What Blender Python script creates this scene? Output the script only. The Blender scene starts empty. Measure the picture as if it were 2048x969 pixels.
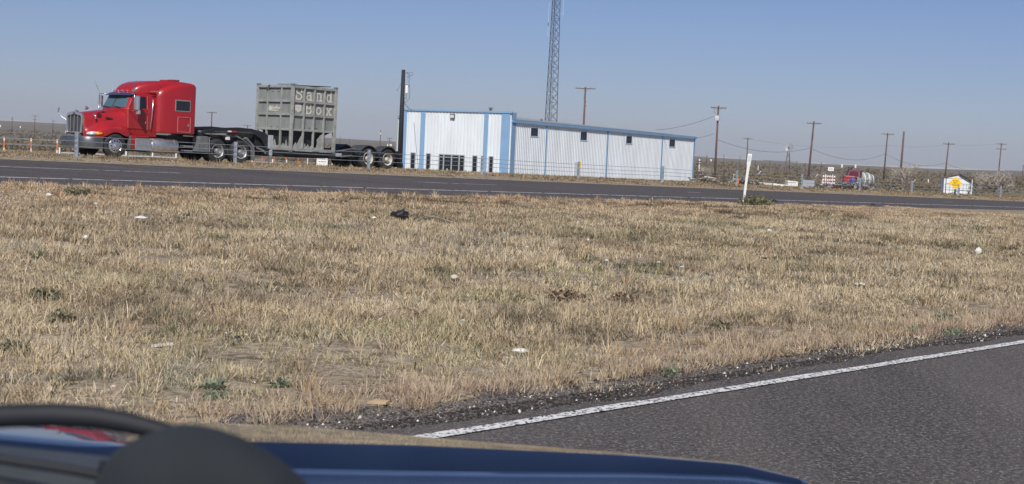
import bpy, math, random
import numpy as np
from mathutils import Vector, Matrix

# ------------------------------------------------------------------ scene, camera, world, sun
scn = bpy.context.scene
COL = scn.collection
FPX, CX, CY, EYE = 2900.0, 1024.0, 484.5, 1.55
PIT = math.atan((484.5 - 298) / FPX); ROL = math.atan(0.0448)
_f = Vector((0, math.cos(PIT), -math.sin(PIT))); _u = Vector((0, math.sin(PIT), math.cos(PIT))); _r = Vector((1, 0, 0))
CR = math.cos(ROL) * _r + math.sin(ROL) * _u
CU = -math.sin(ROL) * _r + math.cos(ROL) * _u
CF = _f
cam_d = bpy.data.cameras.new('camera'); cam = bpy.data.objects.new('camera', cam_d); COL.objects.link(cam)
cam_d.sensor_width = 36.0; cam_d.lens = FPX / 2048 * 36; cam_d.clip_start = 0.05; cam_d.clip_end = 20000
cam.matrix_world = Matrix(((CR.x, CU.x, -CF.x, 0), (CR.y, CU.y, -CF.y, 0), (CR.z, CU.z, -CF.z, EYE), (0, 0, 0, 1)))
cam_d.dof.use_dof = True; cam_d.dof.focus_distance = 32.0; cam_d.dof.aperture_fstop = 11.0
scn.camera = cam
SUN_EL, SUN_AZ = 44.0, 186.0        # azimuth clockwise from +Y; the sun stands behind the camera
w = bpy.data.worlds.new('World'); scn.world = w; w.use_nodes = True
nt = w.node_tree; nt.nodes.clear()
sky = nt.nodes.new('ShaderNodeTexSky'); sky.sky_type = 'NISHITA'; sky.sun_disc = False
sky.sun_elevation = math.radians(SUN_EL); sky.sun_rotation = math.radians(SUN_AZ)
sky.altitude = 900; sky.air_density = 1.0; sky.dust_density = .6; sky.ozone_density = 5.0
bg = nt.nodes.new('ShaderNodeBackground'); bg.inputs['Strength'].default_value = 0.075
wo = nt.nodes.new('ShaderNodeOutputWorld')
tint = nt.nodes.new('ShaderNodeMix'); tint.data_type = 'RGBA'; tint.blend_type = 'MULTIPLY'; tint.inputs[0].default_value = 1.0
tint.inputs[7].default_value = (.81, .79, .98, 1)
nt.links.new(sky.outputs[0], tint.inputs[6]); nt.links.new(tint.outputs[2], bg.inputs[0]); nt.links.new(bg.outputs[0], wo.inputs[0])
sl = bpy.data.lights.new('sun', 'SUN'); sl.energy = 4.6; sl.angle = math.radians(0.55); sl.color = (1.0, 0.95, 0.87)
sun = bpy.data.objects.new('sun', sl); COL.objects.link(sun)
sd = Vector((math.sin(math.radians(SUN_AZ)) * math.cos(math.radians(SUN_EL)), math.cos(math.radians(SUN_AZ)) * math.cos(math.radians(SUN_EL)), math.sin(math.radians(SUN_EL))))
sun.rotation_euler = sd.to_track_quat('Z', 'Y').to_euler(); sun.location = (0, 0, 60)
scn.view_settings.view_transform = 'Standard'; scn.view_settings.look = 'None'
scn.view_settings.exposure = 0.0; scn.view_settings.gamma = 1.0
scn.render.engine = 'CYCLES'

# ------------------------------------------------------------------ road frame and terrain
AZ = math.radians(42.7)
DX, DY = math.sin(AZ), math.cos(AZ)          # along the highway
PX, PY = -DY, DX                             # across it, away from the camera
def sq(x, y): return x * DX + y * DY, x * PX + y * PY
def xy(s, q): return s * DX + q * PX, s * DY + q * PY
def sclamp(s, a=-60., b=200., k=40.):
    s = np.asarray(s, float)
    s = np.where(s > b, b + k * np.tanh((s - b) / k), s)
    return np.where(s < a, a + k * np.tanh((s - a) / k), s)
def vnoise(x, y, seed=0):
    x = np.asarray(x, float); y = np.asarray(y, float)
    xi = np.floor(x).astype(np.int64); yi = np.floor(y).astype(np.int64); fx = x - xi; fy = y - yi
    fx = fx * fx * (3 - 2 * fx); fy = fy * fy * (3 - 2 * fy)
    def h(a, b):
        n = (a * 374761393 + b * 668265263 + seed * 974711) & 0xffffffff
        n = ((n ^ (n >> 13)) * 1274126177) & 0xffffffff
        return ((n ^ (n >> 16)) & 0xffff) / 65535.0
    return (h(xi, yi) * (1 - fx) + h(xi + 1, yi) * fx) * (1 - fy) + (h(xi, yi + 1) * (1 - fx) + h(xi + 1, yi + 1) * fx) * fy
def fbm(x, y, seed=0, o=3):
    a = 0; t = 0; g = 1.
    for i in range(o):
        a = a + g * vnoise(x * 2 ** i, y * 2 ** i, seed + i * 7); t += g; g *= .5
    return a / t
def zs(s, q, bumps=True):
    s = np.asarray(s, float); q = np.asarray(q, float); sc = sclamp(s)
    z0 = np.where(sc > 25, -.0125 * (sc - 25), 0.)
    n1 = .39 - .0118 * (sc - 16.8)
    m1 = .50 - .0137 * (sc - 18.4)
    f1 = .62 - .0138 * (sc - 20.5)
    b1 = .65 - .0135 * (sc - 24.7)
    n0 = n1 - .13
    kn = [-1e5, 6.0, 12.0, 21.0, 29.8, 31.6, 35.2, 39.0, 40.2, 42.0]
    vals = [z0, z0, z0 * .75 + n0 * .25 - .16, z0 * .35 + n0 * .65 - .12, n0, n1, m1, f1, b1 - .01, b1]
    z = np.zeros(np.broadcast(s, q).shape) + vals[0]
    for i in range(len(kn) - 1):
        t = np.clip((q - kn[i]) / (kn[i + 1] - kn[i]), 0, 1)
        z = np.where(q > kn[i], vals[i] * (1 - t) + vals[i + 1] * t, z)
    zp = b1 - .0108 * (q - 42)
    z = np.where(q > 42, zp, z)
    # valley floor and far hills
    x = s * DX + q * PX; y = s * DY + q * PY
    r = np.hypot(x, y)
    fl = -2.25
    zf = np.log(np.exp(np.clip((z - fl) * 3, -40, 40)) + 1) / 3 + fl
    z = np.where(q > 42, zf, z)
    az = np.arctan2(x, np.maximum(y, 1.))
    hp = np.interp(np.degrees(az), [-40, -20, -17, -6.5, -4, 7, 11, 16, 20, 40], [9, 9.5, 9, 4.5, 3.0, 1.0, -1.5, -1.5, 2, 4])
    t = np.clip((r - 900) / 2200, 0, 1); t = t * t * (3 - 2 * t)
    hill = (1.55 + 2.25 + hp * 1.08)
    z = np.where(r > 900, z + t * hill + t * 1.2 * (fbm(x / 260, y / 260, 5) - .5), z)
    if bumps:
        m = np.clip((q - 6.3) / 1.5, 0, 1) * np.clip((29.6 - q) / 1.5, 0, 1)
        z = z + m * (.16 * (fbm(x / 3.1, y / 3.1, 11) - .5) + .05 * (vnoise(x / .6, y / .6, 3) - .5))
        m2 = np.clip((q - 39.9) / .8, 0, 1) * np.clip((200 - q) / 60, 0, 1)
        z = z + m2 * .10 * (fbm(x / 2.2, y / 2.2, 21) - .5)
    return z
def gz(x, y):
    s, q = sq(x, y); return float(zs(s, q))
def ray(px, py):
    d = (px - CX) / FPX * CR - (py - CY) / FPX * CU + CF
    return d / d.y
def at(px, py, Y): return Vector((0, 0, EYE)) + ray(px, py) * Y
def gnd(px, Y):
    """ground point at column px and depth Y"""
    py = 350.
    for _ in range(6):
        p = at(px, py, Y); z = gz(p.x, p.y)
        v = Vector((p.x, p.y, z - EYE)); py = CY - FPX * v.dot(CU) / v.dot(CF)
    return Vector((p.x, p.y, z))
def hit(px, py):
    """first ground point seen at pixel"""
    d = ray(px, py); t = 3.0
    while t < 400:
        p = Vector((0, 0, EYE)) + d * t
        if p.z < gz(p.x, p.y): break
        t *= 1.004
    return Vector((p.x, p.y, gz(p.x, p.y)))

# ------------------------------------------------------------------ materials
MATS = {}
def mat(name, col, rough=.6, metal=0., var=0., vscale=3., col2=None, bump=0., bscale=40., coat=0., spec=None, detail=4., stretch=None):
    if name in MATS: return MATS[name]
    m = bpy.data.materials.new(name); m.use_nodes = True; n = m.node_tree; b = n.nodes['Principled BSDF']
    b.inputs['Roughness'].default_value = rough; b.inputs['Metallic'].default_value = metal
    b.inputs['Base Color'].default_value = (*col, 1)
    if spec is not None: b.inputs['Specular IOR Level'].default_value = spec
    if coat: b.inputs['Coat Weight'].default_value = coat; b.inputs['Coat Roughness'].default_value = .03
    if var or col2 or bump:
        tc = n.nodes.new('ShaderNodeTexCoord'); src = tc.outputs['Object']
        if stretch:
            mp = n.nodes.new('ShaderNodeMapping'); mp.inputs['Scale'].default_value = stretch
            n.links.new(src, mp.inputs[0]); src = mp.outputs[0]
    if var or col2:
        t = n.nodes.new('ShaderNodeTexNoise'); t.inputs['Scale'].default_value = vscale; t.inputs['Detail'].default_value = detail
        n.links.new(src, t.inputs['Vector'])
        rp = n.nodes.new('ShaderNodeValToRGB'); rp.color_ramp.elements[0].position = .32; rp.color_ramp.elements[1].position = .68
        c2 = col2 if col2 else tuple(min(1, c * (1 + var)) for c in col)
        c1 = col if col2 else tuple(c * (1 - var) for c in col)
        rp.color_ramp.elements[0].color = (*c1, 1); rp.color_ramp.elements[1].color = (*c2, 1)
        n.links.new(t.outputs['Fac'], rp.inputs[0]); n.links.new(rp.outputs[0], b.inputs['Base Color'])
    if bump:
        t2 = n.nodes.new('ShaderNodeTexNoise'); t2.inputs['Scale'].default_value = bscale; t2.inputs['Detail'].default_value = 3
        n.links.new(src, t2.inputs['Vector'])
        bp = n.nodes.new('ShaderNodeBump'); bp.inputs['Strength'].default_value = bump; bp.inputs['Distance'].default_value = .02
        n.links.new(t2.outputs['Fac'], bp.inputs['Height']); n.links.new(bp.outputs[0], b.inputs['Normal'])
    MATS[name] = m; return m
RED = mat('red_truck_paint', (.30, .014, .018), .36, 0, 0, 1.1, col2=(.38, .012, .018), coat=.4, bump=.03, bscale=3, detail=7)
REDD = mat('dusty_red_paint', (.30, .03, .04), .6, 0, .25, 3)
CHR = mat('chrome', (.66, .67, .69), .22, .85)
CHD = mat('dull_chrome', (.50, .50, .50), .42, .7, .15, 5)
ALU = mat('brushed_aluminium', (.62, .63, .64), .42, .9, .12, 6)
STEEL = mat('galvanised_steel', (.42, .46, .50), .5, .55, .15, 9)
BLK = mat('black_steel', (.018, .019, .022), .5, 0, .3, 4)
DGR = mat('dark_grey_steel', (.05, .053, .06), .55, 0, .25, 4)
MGR = mat('worn_grey_steel', (.16, .17, .175), .6, .2, .25, 4)
RUB = mat('tyre_rubber', (.028, .028, .03), .82, 0, .35, 8)
GLS = mat('dark_glass', (.012, .016, .022), .06, 0, spec=.6)
WSG = mat('windshield_glass', (.07, .13, .16), .05, 0, spec=.8)  # bluish base colour stands in for sky light in the panes
BOXG = mat('container_grey_paint', (.195, .208, .20), .65, 0, 0, 2.2, col2=(.275, .29, .282), bump=.15, bscale=14, detail=9, stretch=(1.6, 1.6, .5))
BOXR = mat('container_frame_paint', (.235, .24, .228), .6, 0, 0, 3.2, col2=(.34, .35, .335), detail=8)
PALE = mat('pale_lettering_paint', (.56, .55, .48), .7, 0, .18, 12)
WHT = mat('white_paint', (.78, .78, .76), .5, 0, .06, 5)
WALL = mat('white_metal_siding', (.61, .65, .68), .42, 0, 0, .8, col2=(.71, .77, .81), detail=8, stretch=(1, 1, .22))
BLU = mat('light_blue_trim', (.19, .33, .51), .5, 0, .05, .6)
ROOF = mat('weathered_roof_sheet', (.36, .38, .37), .5, .2, .1, .5)
WOOD = mat('pole_timber', (.125, .08, .062), .85, 0, .3, 3, stretch=(6, 6, .6))
WOODD = mat('black_creosote_timber', (.014, .014, .018), .7, 0, .3, 4)
GREYW = mat('grey_insulator', (.16, .17, .18), .5)
AMB = mat('amber_lens', (.75, .25, .02), .2)
LENS = mat('clear_lamp_lens', (.75, .76, .76), .08, .3)
REDL = mat('red_lens', (.5, .02, .02), .25)
YEL = mat('yellow_sign_face', (.90, .56, .01), .45, 0, .05, 3)
ORG = mat('orange_paint', (.80, .17, .04), .5, 0, .1, 6)
CONC = mat('pale_concrete', (.55, .53, .48), .9, 0, .15, 4)
RIMC = mat('cream_rim', (.52, .50, .44), .55, 0, .15, 5)
VISM = mat('sun_visor_paint', (.035, .05, .10), .25, 0)
BRK = mat('bark_grey', (.24, .21, .18), .9, 0, .25, 5)
TANP = mat('tan_cardboard', (.45, .33, .20), .9, 0, .2, 8)

def vcol_mat(name, rough=.85, trans=0.):
    m = bpy.data.materials.new(name); m.use_nodes = True; n = m.node_tree; b = n.nodes['Principled BSDF']
    a = n.nodes.new('ShaderNodeVertexColor'); a.layer_name = 'tint'
    b.inputs['Roughness'].default_value = rough; b.inputs['Specular IOR Level'].default_value = .2
    n.links.new(a.outputs[0], b.inputs['Base Color'])
    if trans:
        tr = n.nodes.new('ShaderNodeBsdfTranslucent'); n.links.new(a.outputs[0], tr.inputs[0])
        mx = n.nodes.new('ShaderNodeMixShader'); mx.inputs[0].default_value = trans
        out = n.nodes['Material Output']
        n.links.new(b.outputs[0], mx.inputs[1]); n.links.new(tr.outputs[0], mx.inputs[2]); n.links.new(mx.outputs[0], out.inputs[0])
    return m
GRS = vcol_mat('dry_grass_blades', .8, .3)
LEAF = vcol_mat('scrub_leaves', .85, .2)

# ------------------------------------------------------------------ mesh helper
def basis(d):
    d = Vector(d).normalized(); a = Vector((0, 0, 1)) if abs(d.z) < .9 else Vector((1, 0, 0))
    u = d.cross(a).normalized(); return u, d.cross(u).normalized()
class MB:
    def __init__(s): s.v = []; s.f = []
    def add(s, vs, fs):
        o = len(s.v); s.v += [tuple(p) for p in vs]; s.f += [tuple(o + i for i in f) for f in fs]; return s
    def box(s, c, d, rot=None):
        hx, hy, hz = d[0] / 2, d[1] / 2, d[2] / 2; c = Vector(c)
        vs = [Vector((x, y, z)) for x in (-hx, hx) for y in (-hy, hy) for z in (-hz, hz)]
        if rot is not None: vs = [rot @ p for p in vs]
        return s.add([c + p for p in vs], [(0, 1, 3, 2), (4, 6, 7, 5), (0, 4, 5, 1), (2, 3, 7, 6), (0, 2, 6, 4), (1, 5, 7, 3)])
    def bar(s, a, b, w_, h=None):
        """rectangular bar from a to b"""
        a = Vector(a); b = Vector(b); d = b - a; h = w_ if h is None else h
        dn = d.normalized(); up = Vector((0, 0, 1)) if abs(dn.z) < .95 else Vector((0, 1, 0))
        u = dn.cross(up).normalized() * (w_ / 2); v = dn.cross(u).normalized() * (h / 2)
        return s.add([a - u - v, a + u - v, a + u + v, a - u + v, b - u - v, b + u - v, b + u + v, b - u + v],
                     [(0, 1, 2, 3), (4, 7, 6, 5), (0, 4, 5, 1), (1, 5, 6, 2), (2, 6, 7, 3), (3, 7, 4, 0)])
    def rings(s, rs, cap0=True, cap1=True, closed=True):
        n = len(rs[0]); vs = [p for r in rs for p in r]; fs = []
        for i in range(len(rs) - 1):
            for j in range(n if closed else n - 1):
                k = (j + 1) % n; fs.append((i * n + j, i * n + k, (i + 1) * n + k, (i + 1) * n + j))
        if cap0: fs.append(tuple(range(n - 1, -1, -1)))
        if cap1: fs.append(tuple((len(rs) - 1) * n + j for j in range(n)))
        return s.add(vs, fs)
    def tube(s, pts, r, n=8, cap=True):
        pts = [Vector(p) for p in pts]; rs = []; r = r if hasattr(r, '__len__') else [r] * len(pts)
        pu = None
        for i, p in enumerate(pts):
            d = (pts[min(i + 1, len(pts) - 1)] - pts[max(i - 1, 0)])
            if pu is None: u, v = basis(d)
            else:
                dn = d.normalized(); u = (pu - dn * pu.dot(dn)).normalized(); v = dn.cross(u)
            pu = u
            rs.append([p + (u * math.cos(2 * math.pi * k / n) + v * math.sin(2 * math.pi * k / n)) * r[i] for k in range(n)])
        return s.rings(rs, cap, cap)
    def cyl(s, a, b, r, r2=None, n=16): return s.tube([a, b], [r, r if r2 is None else r2], n)
    def lathe(s, prof, c, ax, n=28, cap=False):
        """prof: (radius, offset along axis)"""
        c = Vector(c); ax = Vector(ax).normalized(); u, v = basis(ax)
        rs = [[c + ax * o + (u * math.cos(2 * math.pi * k / n) + v * math.sin(2 * math.pi * k / n)) * r for k in range(n)] for r, o in prof]
        return s.rings(rs, cap, cap)
    def prism(s, poly, fa, fb):
        """poly of 2D points, fa/fb map them to the two end faces"""
        n = len(poly); a = [Vector(fa(*p)) for p in poly]; b = [Vector(fb(*p)) for p in poly]
        return s.rings([a, b])
    def build(s, name, m, parent=None, smooth=False, bevel=0., seg=2, sub=0, auto=None):
        me = bpy.data.meshes.new(name); me.from_pydata(s.v, [], s.f); me.update()
        me.materials.append(m); o = bpy.data.objects.new(name, me); COL.objects.link(o)
        if parent is not None: o.parent = parent
        if smooth or auto: me.polygons.foreach_set('use_smooth', [True] * len(me.polygons))
        import bmesh
        bm = bmesh.new(); bm.from_mesh(me)
        if not getattr(s, 'loose', False):
            bmesh.ops.remove_doubles(bm, verts=bm.verts, dist=1e-5) if sub or auto or bevel else None
        bmesh.ops.recalc_face_normals(bm, faces=bm.faces)
        if auto:
            for e in bm.edges:
                if len(e.link_faces) == 2 and e.calc_face_angle(0) > math.radians(auto): e.smooth = False
        bm.to_mesh(me); bm.free()
        if bevel:
            b = o.modifiers.new('bevel', 'BEVEL'); b.width = bevel; b.segments = seg; b.limit_method = 'ANGLE'; b.angle_limit = math.radians(35)
        if sub:
            b = o.modifiers.new('sub', 'SUBSURF'); b.levels = sub; b.render_levels = sub
        return o
def tag(o, label=None, cat=None, group=None, kind=None):
    if label: o['label'] = label
    if cat: o['category'] = cat
    if group: o['group'] = group
    if kind: o['kind'] = kind
    return o
def empty(name, loc, rz=0., label=None, cat=None, group=None, rot=None):
    o = bpy.data.objects.new(name, None); COL.objects.link(o); o.location = loc
    o.rotation_euler = rot if rot else (0, 0, rz); o.empty_display_size = .3
    return tag(o, label, cat, group)
def copy_tree(root, name=None):
    r = root.copy(); COL.objects.link(r)
    for ch in root.children:
        c = ch.copy(); COL.objects.link(c); c.parent = r
        for g in ch.children:
            d = g.copy(); COL.objects.link(d); d.parent = c
    return r
def raw_mesh(name, co, tris, m, cols=None, kind=None, label=None, cat=None):
    """big numpy meshes: co (n,3); tris list of (faces array (k,3|4))"""
    me = bpy.data.meshes.new(name)
    nl = sum(t.size for t in tris); nf = sum(len(t) for t in tris)
    me.vertices.add(len(co)); me.vertices.foreach_set('co', np.asarray(co, np.float32).ravel())
    me.loops.add(nl); me.loops.foreach_set('vertex_index', np.concatenate([t.ravel() for t in tris]).astype(np.int32))
    me.polygons.add(nf)
    tot = np.concatenate([np.full(len(t), t.shape[1]) for t in tris]); st = np.concatenate([[0], np.cumsum(tot)[:-1]])
    me.polygons.foreach_set('loop_start', st.astype(np.int32)); me.polygons.foreach_set('loop_total', tot.astype(np.int32))
    me.update(calc_edges=True)
    if cols is not None:
        a = me.color_attributes.new('tint', 'FLOAT_COLOR', 'POINT')
        c4 = np.ones((len(co), 4), np.float32); c4[:, :3] = cols; a.data.foreach_set('color', c4.ravel())
    me.materials.append(m); o = bpy.data.objects.new(name, me); COL.objects.link(o)
    return tag(o, label, cat, None, kind)

# ------------------------------------------------------------------ ground sheet, roads, lines
def spaced(a, b, n): return list(np.linspace(a, b, n, endpoint=False))
def grow(a, b, st, g):
    r = []; x = a
    while x < b: r.append(x); x += st; st *= g
    return r + [b]
def ground():
    qs = sorted(set([round(v, 4) for v in
        [-v for v in grow(4, 9000, 6, 1.3)] + [0, 3, 5.2, 5.9, 6.4] + spaced(6.8, 29.8, 80) + [29.8, 31.6, 33.4, 35.2, 37, 39, 39.6, 40.2, 41, 42] + spaced(43, 60, 18) + grow(60, 9000, 2.5, 1.06)]))
    ss = sorted(set([round(v, 4) for v in [-v for v in grow(30, 9000, 3, 1.12)] + spaced(-30, -6, 12) + spaced(-6, 60, 220) + spaced(60, 110, 50) + grow(110, 9000, 2, 1.05)]))
    S, Q = np.meshgrid(ss, qs, indexing='ij'); Z = zs(S, Q)
    rd = ((Q > 29.9) & (Q < 38.95)) | ((Q < 5.95) & (Q > -12))
    Z = Z - np.where(rd, .06, 0)
    X = S * DX + Q * PX; Y = S * DY + Q * PY
    co = np.stack([X, Y, Z], -1).reshape(-1, 3); a, b = S.shape
    i = np.arange(a * b).reshape(a, b)
    f = np.stack([i[:-1, :-1], i[1:, :-1], i[1:, 1:], i[:-1, 1:]], -1).reshape(-1, 4)
    m = bpy.data.materials.new('dry_ground'); m.use_nodes = True; n = m.node_tree; b_ = n.nodes['Principled BSDF']
    b_.inputs['Roughness'].default_value = .95; b_.inputs['Specular IOR Level'].default_value = .15
    g = n.nodes.new('ShaderNodeNewGeometry')
    def noise(sc, det=5):
        t = n.nodes.new('ShaderNodeTexNoise'); t.inputs['Scale'].default_value = sc; t.inputs['Detail'].default_value = det
        n.links.new(g.outputs['Position'], t.inputs['Vector']); return t.outputs['Fac']
    def ramp(src, p0, c0, p1, c1):
        r = n.nodes.new('ShaderNodeValToRGB'); r.color_ramp.elements[0].position = p0; r.color_ramp.elements[1].position = p1
        r.color_ramp.elements[0].color = (*c0, 1); r.color_ramp.elements[1].color = (*c1, 1); n.links.new(src, r.inputs[0]); return r.outputs[0]
    def mix(fac, a_, b2):
        x = n.nodes.new('ShaderNodeMix'); x.data_type = 'RGBA'; n.links.new(fac, x.inputs[0]); n.links.new(a_, x.inputs[6]); n.links.new(b2, x.inputs[7]); return x.outputs[2]
    near = ramp(noise(26, 8), .36, (.13, .105, .075), .60, (.43, .36, .27))
    near2 = ramp(noise(9, 10), .38, (.12, .095, .065), .64, (.38, .315, .23))
    nn = mix(ramp(noise(2.2), .4, (0, 0, 0), .6, (1, 1, 1)), near, near2)
    far = ramp(noise(.012, 8), .38, (.15, .135, .115), .66, (.20, .178, .148))
    far2 = ramp(noise(.12, 8), .4, (.12, .10, .07), .62, (.20, .165, .11))
    ff = mix(ramp(noise(.02, 3), .42, (0, 0, 0), .6, (1, 1, 1)), far, far2)
    ln = n.nodes.new('ShaderNodeVectorMath'); ln.operation = 'LENGTH'; n.links.new(g.outputs['Position'], ln.inputs[0])
    mr = n.nodes.new('ShaderNodeMapRange'); mr.inputs[1].default_value = 150; mr.inputs[2].default_value = 330; n.links.new(ln.outputs['Value'], mr.inputs[0])
    n.links.new(mix(mr.outputs[0], nn, ff), b_.inputs['Base Color'])
    bp = n.nodes.new('ShaderNodeBump'); bp.inputs['Strength'].default_value = .6; bp.inputs['Distance'].default_value = .03
    n.links.new(noise(14, 8), bp.inputs['Height']); n.links.new(bp.outputs[0], b_.inputs['Normal'])
    o = raw_mesh('ground', co, [f], m, kind='structure')
    o.data.polygons.foreach_set('use_smooth', [True] * len(o.data.polygons))
ground()

def asphalt(name, base, worn, fleck, big, fl=.66):
    m = bpy.data.materials.new(name); m.use_nodes = True; n = m.node_tree; b_ = n.nodes['Principled BSDF']
    b_.inputs['Roughness'].default_value = .85; b_.inputs['Specular IOR Level'].default_value = .25
    g = n.nodes.new('ShaderNodeNewGeometry')
    def tex(sc, det=3, typ='ShaderNodeTexNoise', scale=None):
        t = n.nodes.new(typ); t.inputs['Scale'].default_value = sc
        if 'Detail' in t.inputs: t.inputs['Detail'].default_value = det
        src = g.outputs['Position']
        if scale:
            mp = n.nodes.new('ShaderNodeMapping'); mp.inputs['Rotation'].default_value = (0, 0, AZ); mp.inputs['Scale'].default_value = scale
            n.links.new(src, mp.inputs[0]); src = mp.outputs[0]
        n.links.new(src, t.inputs['Vector']); return t
    def ramp(src, p0, c0, p1, c1):
        r = n.nodes.new('ShaderNodeValToRGB'); r.color_ramp.elements[0].position = p0; r.color_ramp.elements[1].position = p1
        r.color_ramp.elements[0].color = (*c0, 1); r.color_ramp.elements[1].color = (*c1, 1); n.links.new(src, r.inputs[0]); return r.outputs[0]
    def mix(fac, a_, b2):
        x = n.nodes.new('ShaderNodeMix'); x.data_type = 'RGBA'; n.links.new(fac, x.inputs[0]); n.links.new(a_, x.inputs[6]); n.links.new(b2, x.inputs[7]); return x.outputs[2]
    c = ramp(tex(1.0, 4, scale=big).outputs['Fac'], .35, base, .68, worn)
    st = tex(52, 2, 'ShaderNodeTexVoronoi'); st2 = tex(30, 3)
    c = mix(ramp(st2.outputs['Fac'], .42, (0, 0, 0), .7, (.75,) * 3), c, mix(ramp(tex(3).outputs['Fac'], .3, (0, 0, 0), .7, (1, 1, 1)), ramp(st.outputs['Color'], 0, (.012, .010, .010), 1, (.25, .23, .215)), ramp(st.outputs['Color'], 0, (.02, .017, .016), 1, (.22, .185, .16))))
    c = mix(ramp(tex(60, 1).outputs['Fac'], fl, (0, 0, 0), fl + .06, (1, 1, 1)), c, ramp(tex(9).outputs['Fac'], .3, fleck, .7, tuple(f * .7 for f in fleck)))
    n.links.new(c, b_.inputs['Base Color'])
    bp = n.nodes.new('ShaderNodeBump'); bp.inputs['Strength'].default_value = .9; bp.inputs['Distance'].default_value = .008
    n.links.new(st.outputs['Distance'], bp.inputs['Height']); n.links.new(bp.outputs[0], b_.inputs['Normal'])
    return m
ASP = asphalt('near_asphalt', (.045, .041, .042), (.102, .092, .088), (.40, .37, .34), (.9, .15, .9), .64)
ASPF = asphalt('far_asphalt', (.044, .040, .045), (.078, .071, .073), (.16, .15, .14), (.12, 1.1, .5), .7)
def strip(name, s0, s1, qa, qb, dz, m, ds=2., nq=3, jag=0, th=0):
    ss = np.arange(s0, s1 + ds * .5, ds); qs = np.linspace(qa, qb, nq)
    S, Q = np.meshgrid(ss, qs, indexing='ij'); Q = Q.copy()
    if jag: Q[:, -1] += jag * (fbm(ss * 1.3, ss * 0, 31) - .5) * 2
    X = S * DX + Q * PX; Y = S * DY + Q * PY; Z = zs(S, Q, False) + dz
    co = np.stack([X, Y, Z], -1).reshape(-1, 3); a, b = S.shape; i = np.arange(a * b).reshape(a, b)
    f = np.stack([i[:-1, :-1], i[1:, :-1], i[1:, 1:], i[:-1, 1:]], -1).reshape(-1, 4)
    return raw_mesh(name, co, [f[:, ::-1]], m, kind='structure')
strip('near_road', -120, 320, -11, 5.95, .0, ASP, .5, 6, .10)
strip('far_road', -160, 420, 30.0, 39.0, .0, ASPF, 2, 10)
SHO = asphalt('shoulder_gravel', (.055, .05, .048), (.16, .135, .11), (.50, .47, .42), (1.6, 1.6, 1.6), .60)
strip('gravel_shoulder', -60, 200, 5.9, 6.22, .004, SHO, .12, 5, .42)
def worn_line(name, col, wear, sc=30.):
    m = bpy.data.materials.new(name); m.use_nodes = True; n = m.node_tree; b = n.nodes['Principled BSDF']; b.inputs['Roughness'].default_value = .7
    g = n.nodes.new('ShaderNodeNewGeometry'); t = n.nodes.new('ShaderNodeTexNoise'); t.inputs['Scale'].default_value = sc; t.inputs['Detail'].default_value = 6
    n.links.new(g.outputs['Position'], t.inputs['Vector'])
    r = n.nodes.new('ShaderNodeValToRGB'); r.color_ramp.elements[0].position = wear - .04; r.color_ramp.elements[1].position = wear + .03
    r.color_ramp.elements[0].color = (.05, .046, .046, 1); r.color_ramp.elements[1].color = (*col, 1)
    n.links.new(t.outputs['Fac'], r.inputs[0]); n.links.new(r.outputs[0], b.inputs['Base Color']); return m
LW = worn_line('worn_white_line', (.70, .70, .68), .455, 42.)
LWF = worn_line('faded_white_line', (.46, .46, .48), .42, 6.)
LYF = worn_line('faded_yellow_line', (.50, .40, .22), .40, 5.)
strip('near_edge_line', -60, 300, 5.40, 5.505, .008, LW, .12, 2, .02)
strip('far_edge_line', -120, 380, 31.22, 31.36, .006, LWF, 2, 2)
strip('far_yellow_line', -120, 380, 38.55, 38.78, .006, LYF, 2, 2)
for a, b in ((-36, -28), (-24, -14), (-10, 24.2), (33.2, 37.4), (48.6, 49.4), (71.6, 72.6), (86, 89), (98, 101), (110, 113)):
    strip('lane_dash', a, b, 35.1, 35.24, .006, LWF, 1, 2)

# gravel shoulder by the near road
def gravel():
    rng = np.random.default_rng(5); N = 30000
    s = rng.uniform(-4, 30, N); q = 5.62 + np.abs(rng.normal(0, .27, N)) + .4 * (fbm(s * .6, s * 0, 3) - .3)
    keep = rng.random(N) < np.clip(1.5 - np.abs(s - 9) / 18, .15, 1); s = s[keep]; q = q[keep]; N = len(s)
    r = rng.uniform(.004, .013, N) * (1 + (rng.random(N) < .05) * .7)
    x = s * DX + q * PX; y = s * DY + q * PY; z = np.maximum(zs(s, q), 0) + r * .3
    oc = np.array([[1, 0, 0], [-.5, .87, 0], [-.5, -.87, 0], [0, 0, .8], [.2, .1, -.6]])
    th = rng.uniform(0, 6.28, N); c, sn = np.cos(th), np.sin(th); k = len(oc)
    V = oc[None] * rng.uniform(.6, 1.3, (N, k, 1)); X = V[..., 0] * c[:, None] - V[..., 1] * sn[:, None]; Yv = V[..., 0] * sn[:, None] + V[..., 1] * c[:, None]
    co = np.stack([x[:, None] + X * r[:, None], y[:, None] + Yv * r[:, None], z[:, None] + V[..., 2] * r[:, None]], -1).reshape(-1, 3)
    f0 = np.array([[0, 1, 3], [1, 2, 3], [2, 0, 3], [1, 0, 4], [2, 1, 4], [0, 2, 4]])
    f = (f0[None] + (np.arange(N) * k)[:, None, None]).reshape(-1, 3)
    t = rng.random(N); base = np.where((t < .03)[:, None], np.array([[.68, .66, .62]]), np.where((t < .25)[:, None], np.array([[.16, .13, .11]]), np.array([[.05, .045, .045]])))
    base = base * rng.uniform(.7, 1.25, (N, 1))
    raw_mesh('gravel', co, [f], vcol_mat('gravel_stones', .9), np.repeat(base, k, 0), 'stuff', 'dark road gravel with a few white stones beside the near white line', 'gravel')
gravel()

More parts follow.
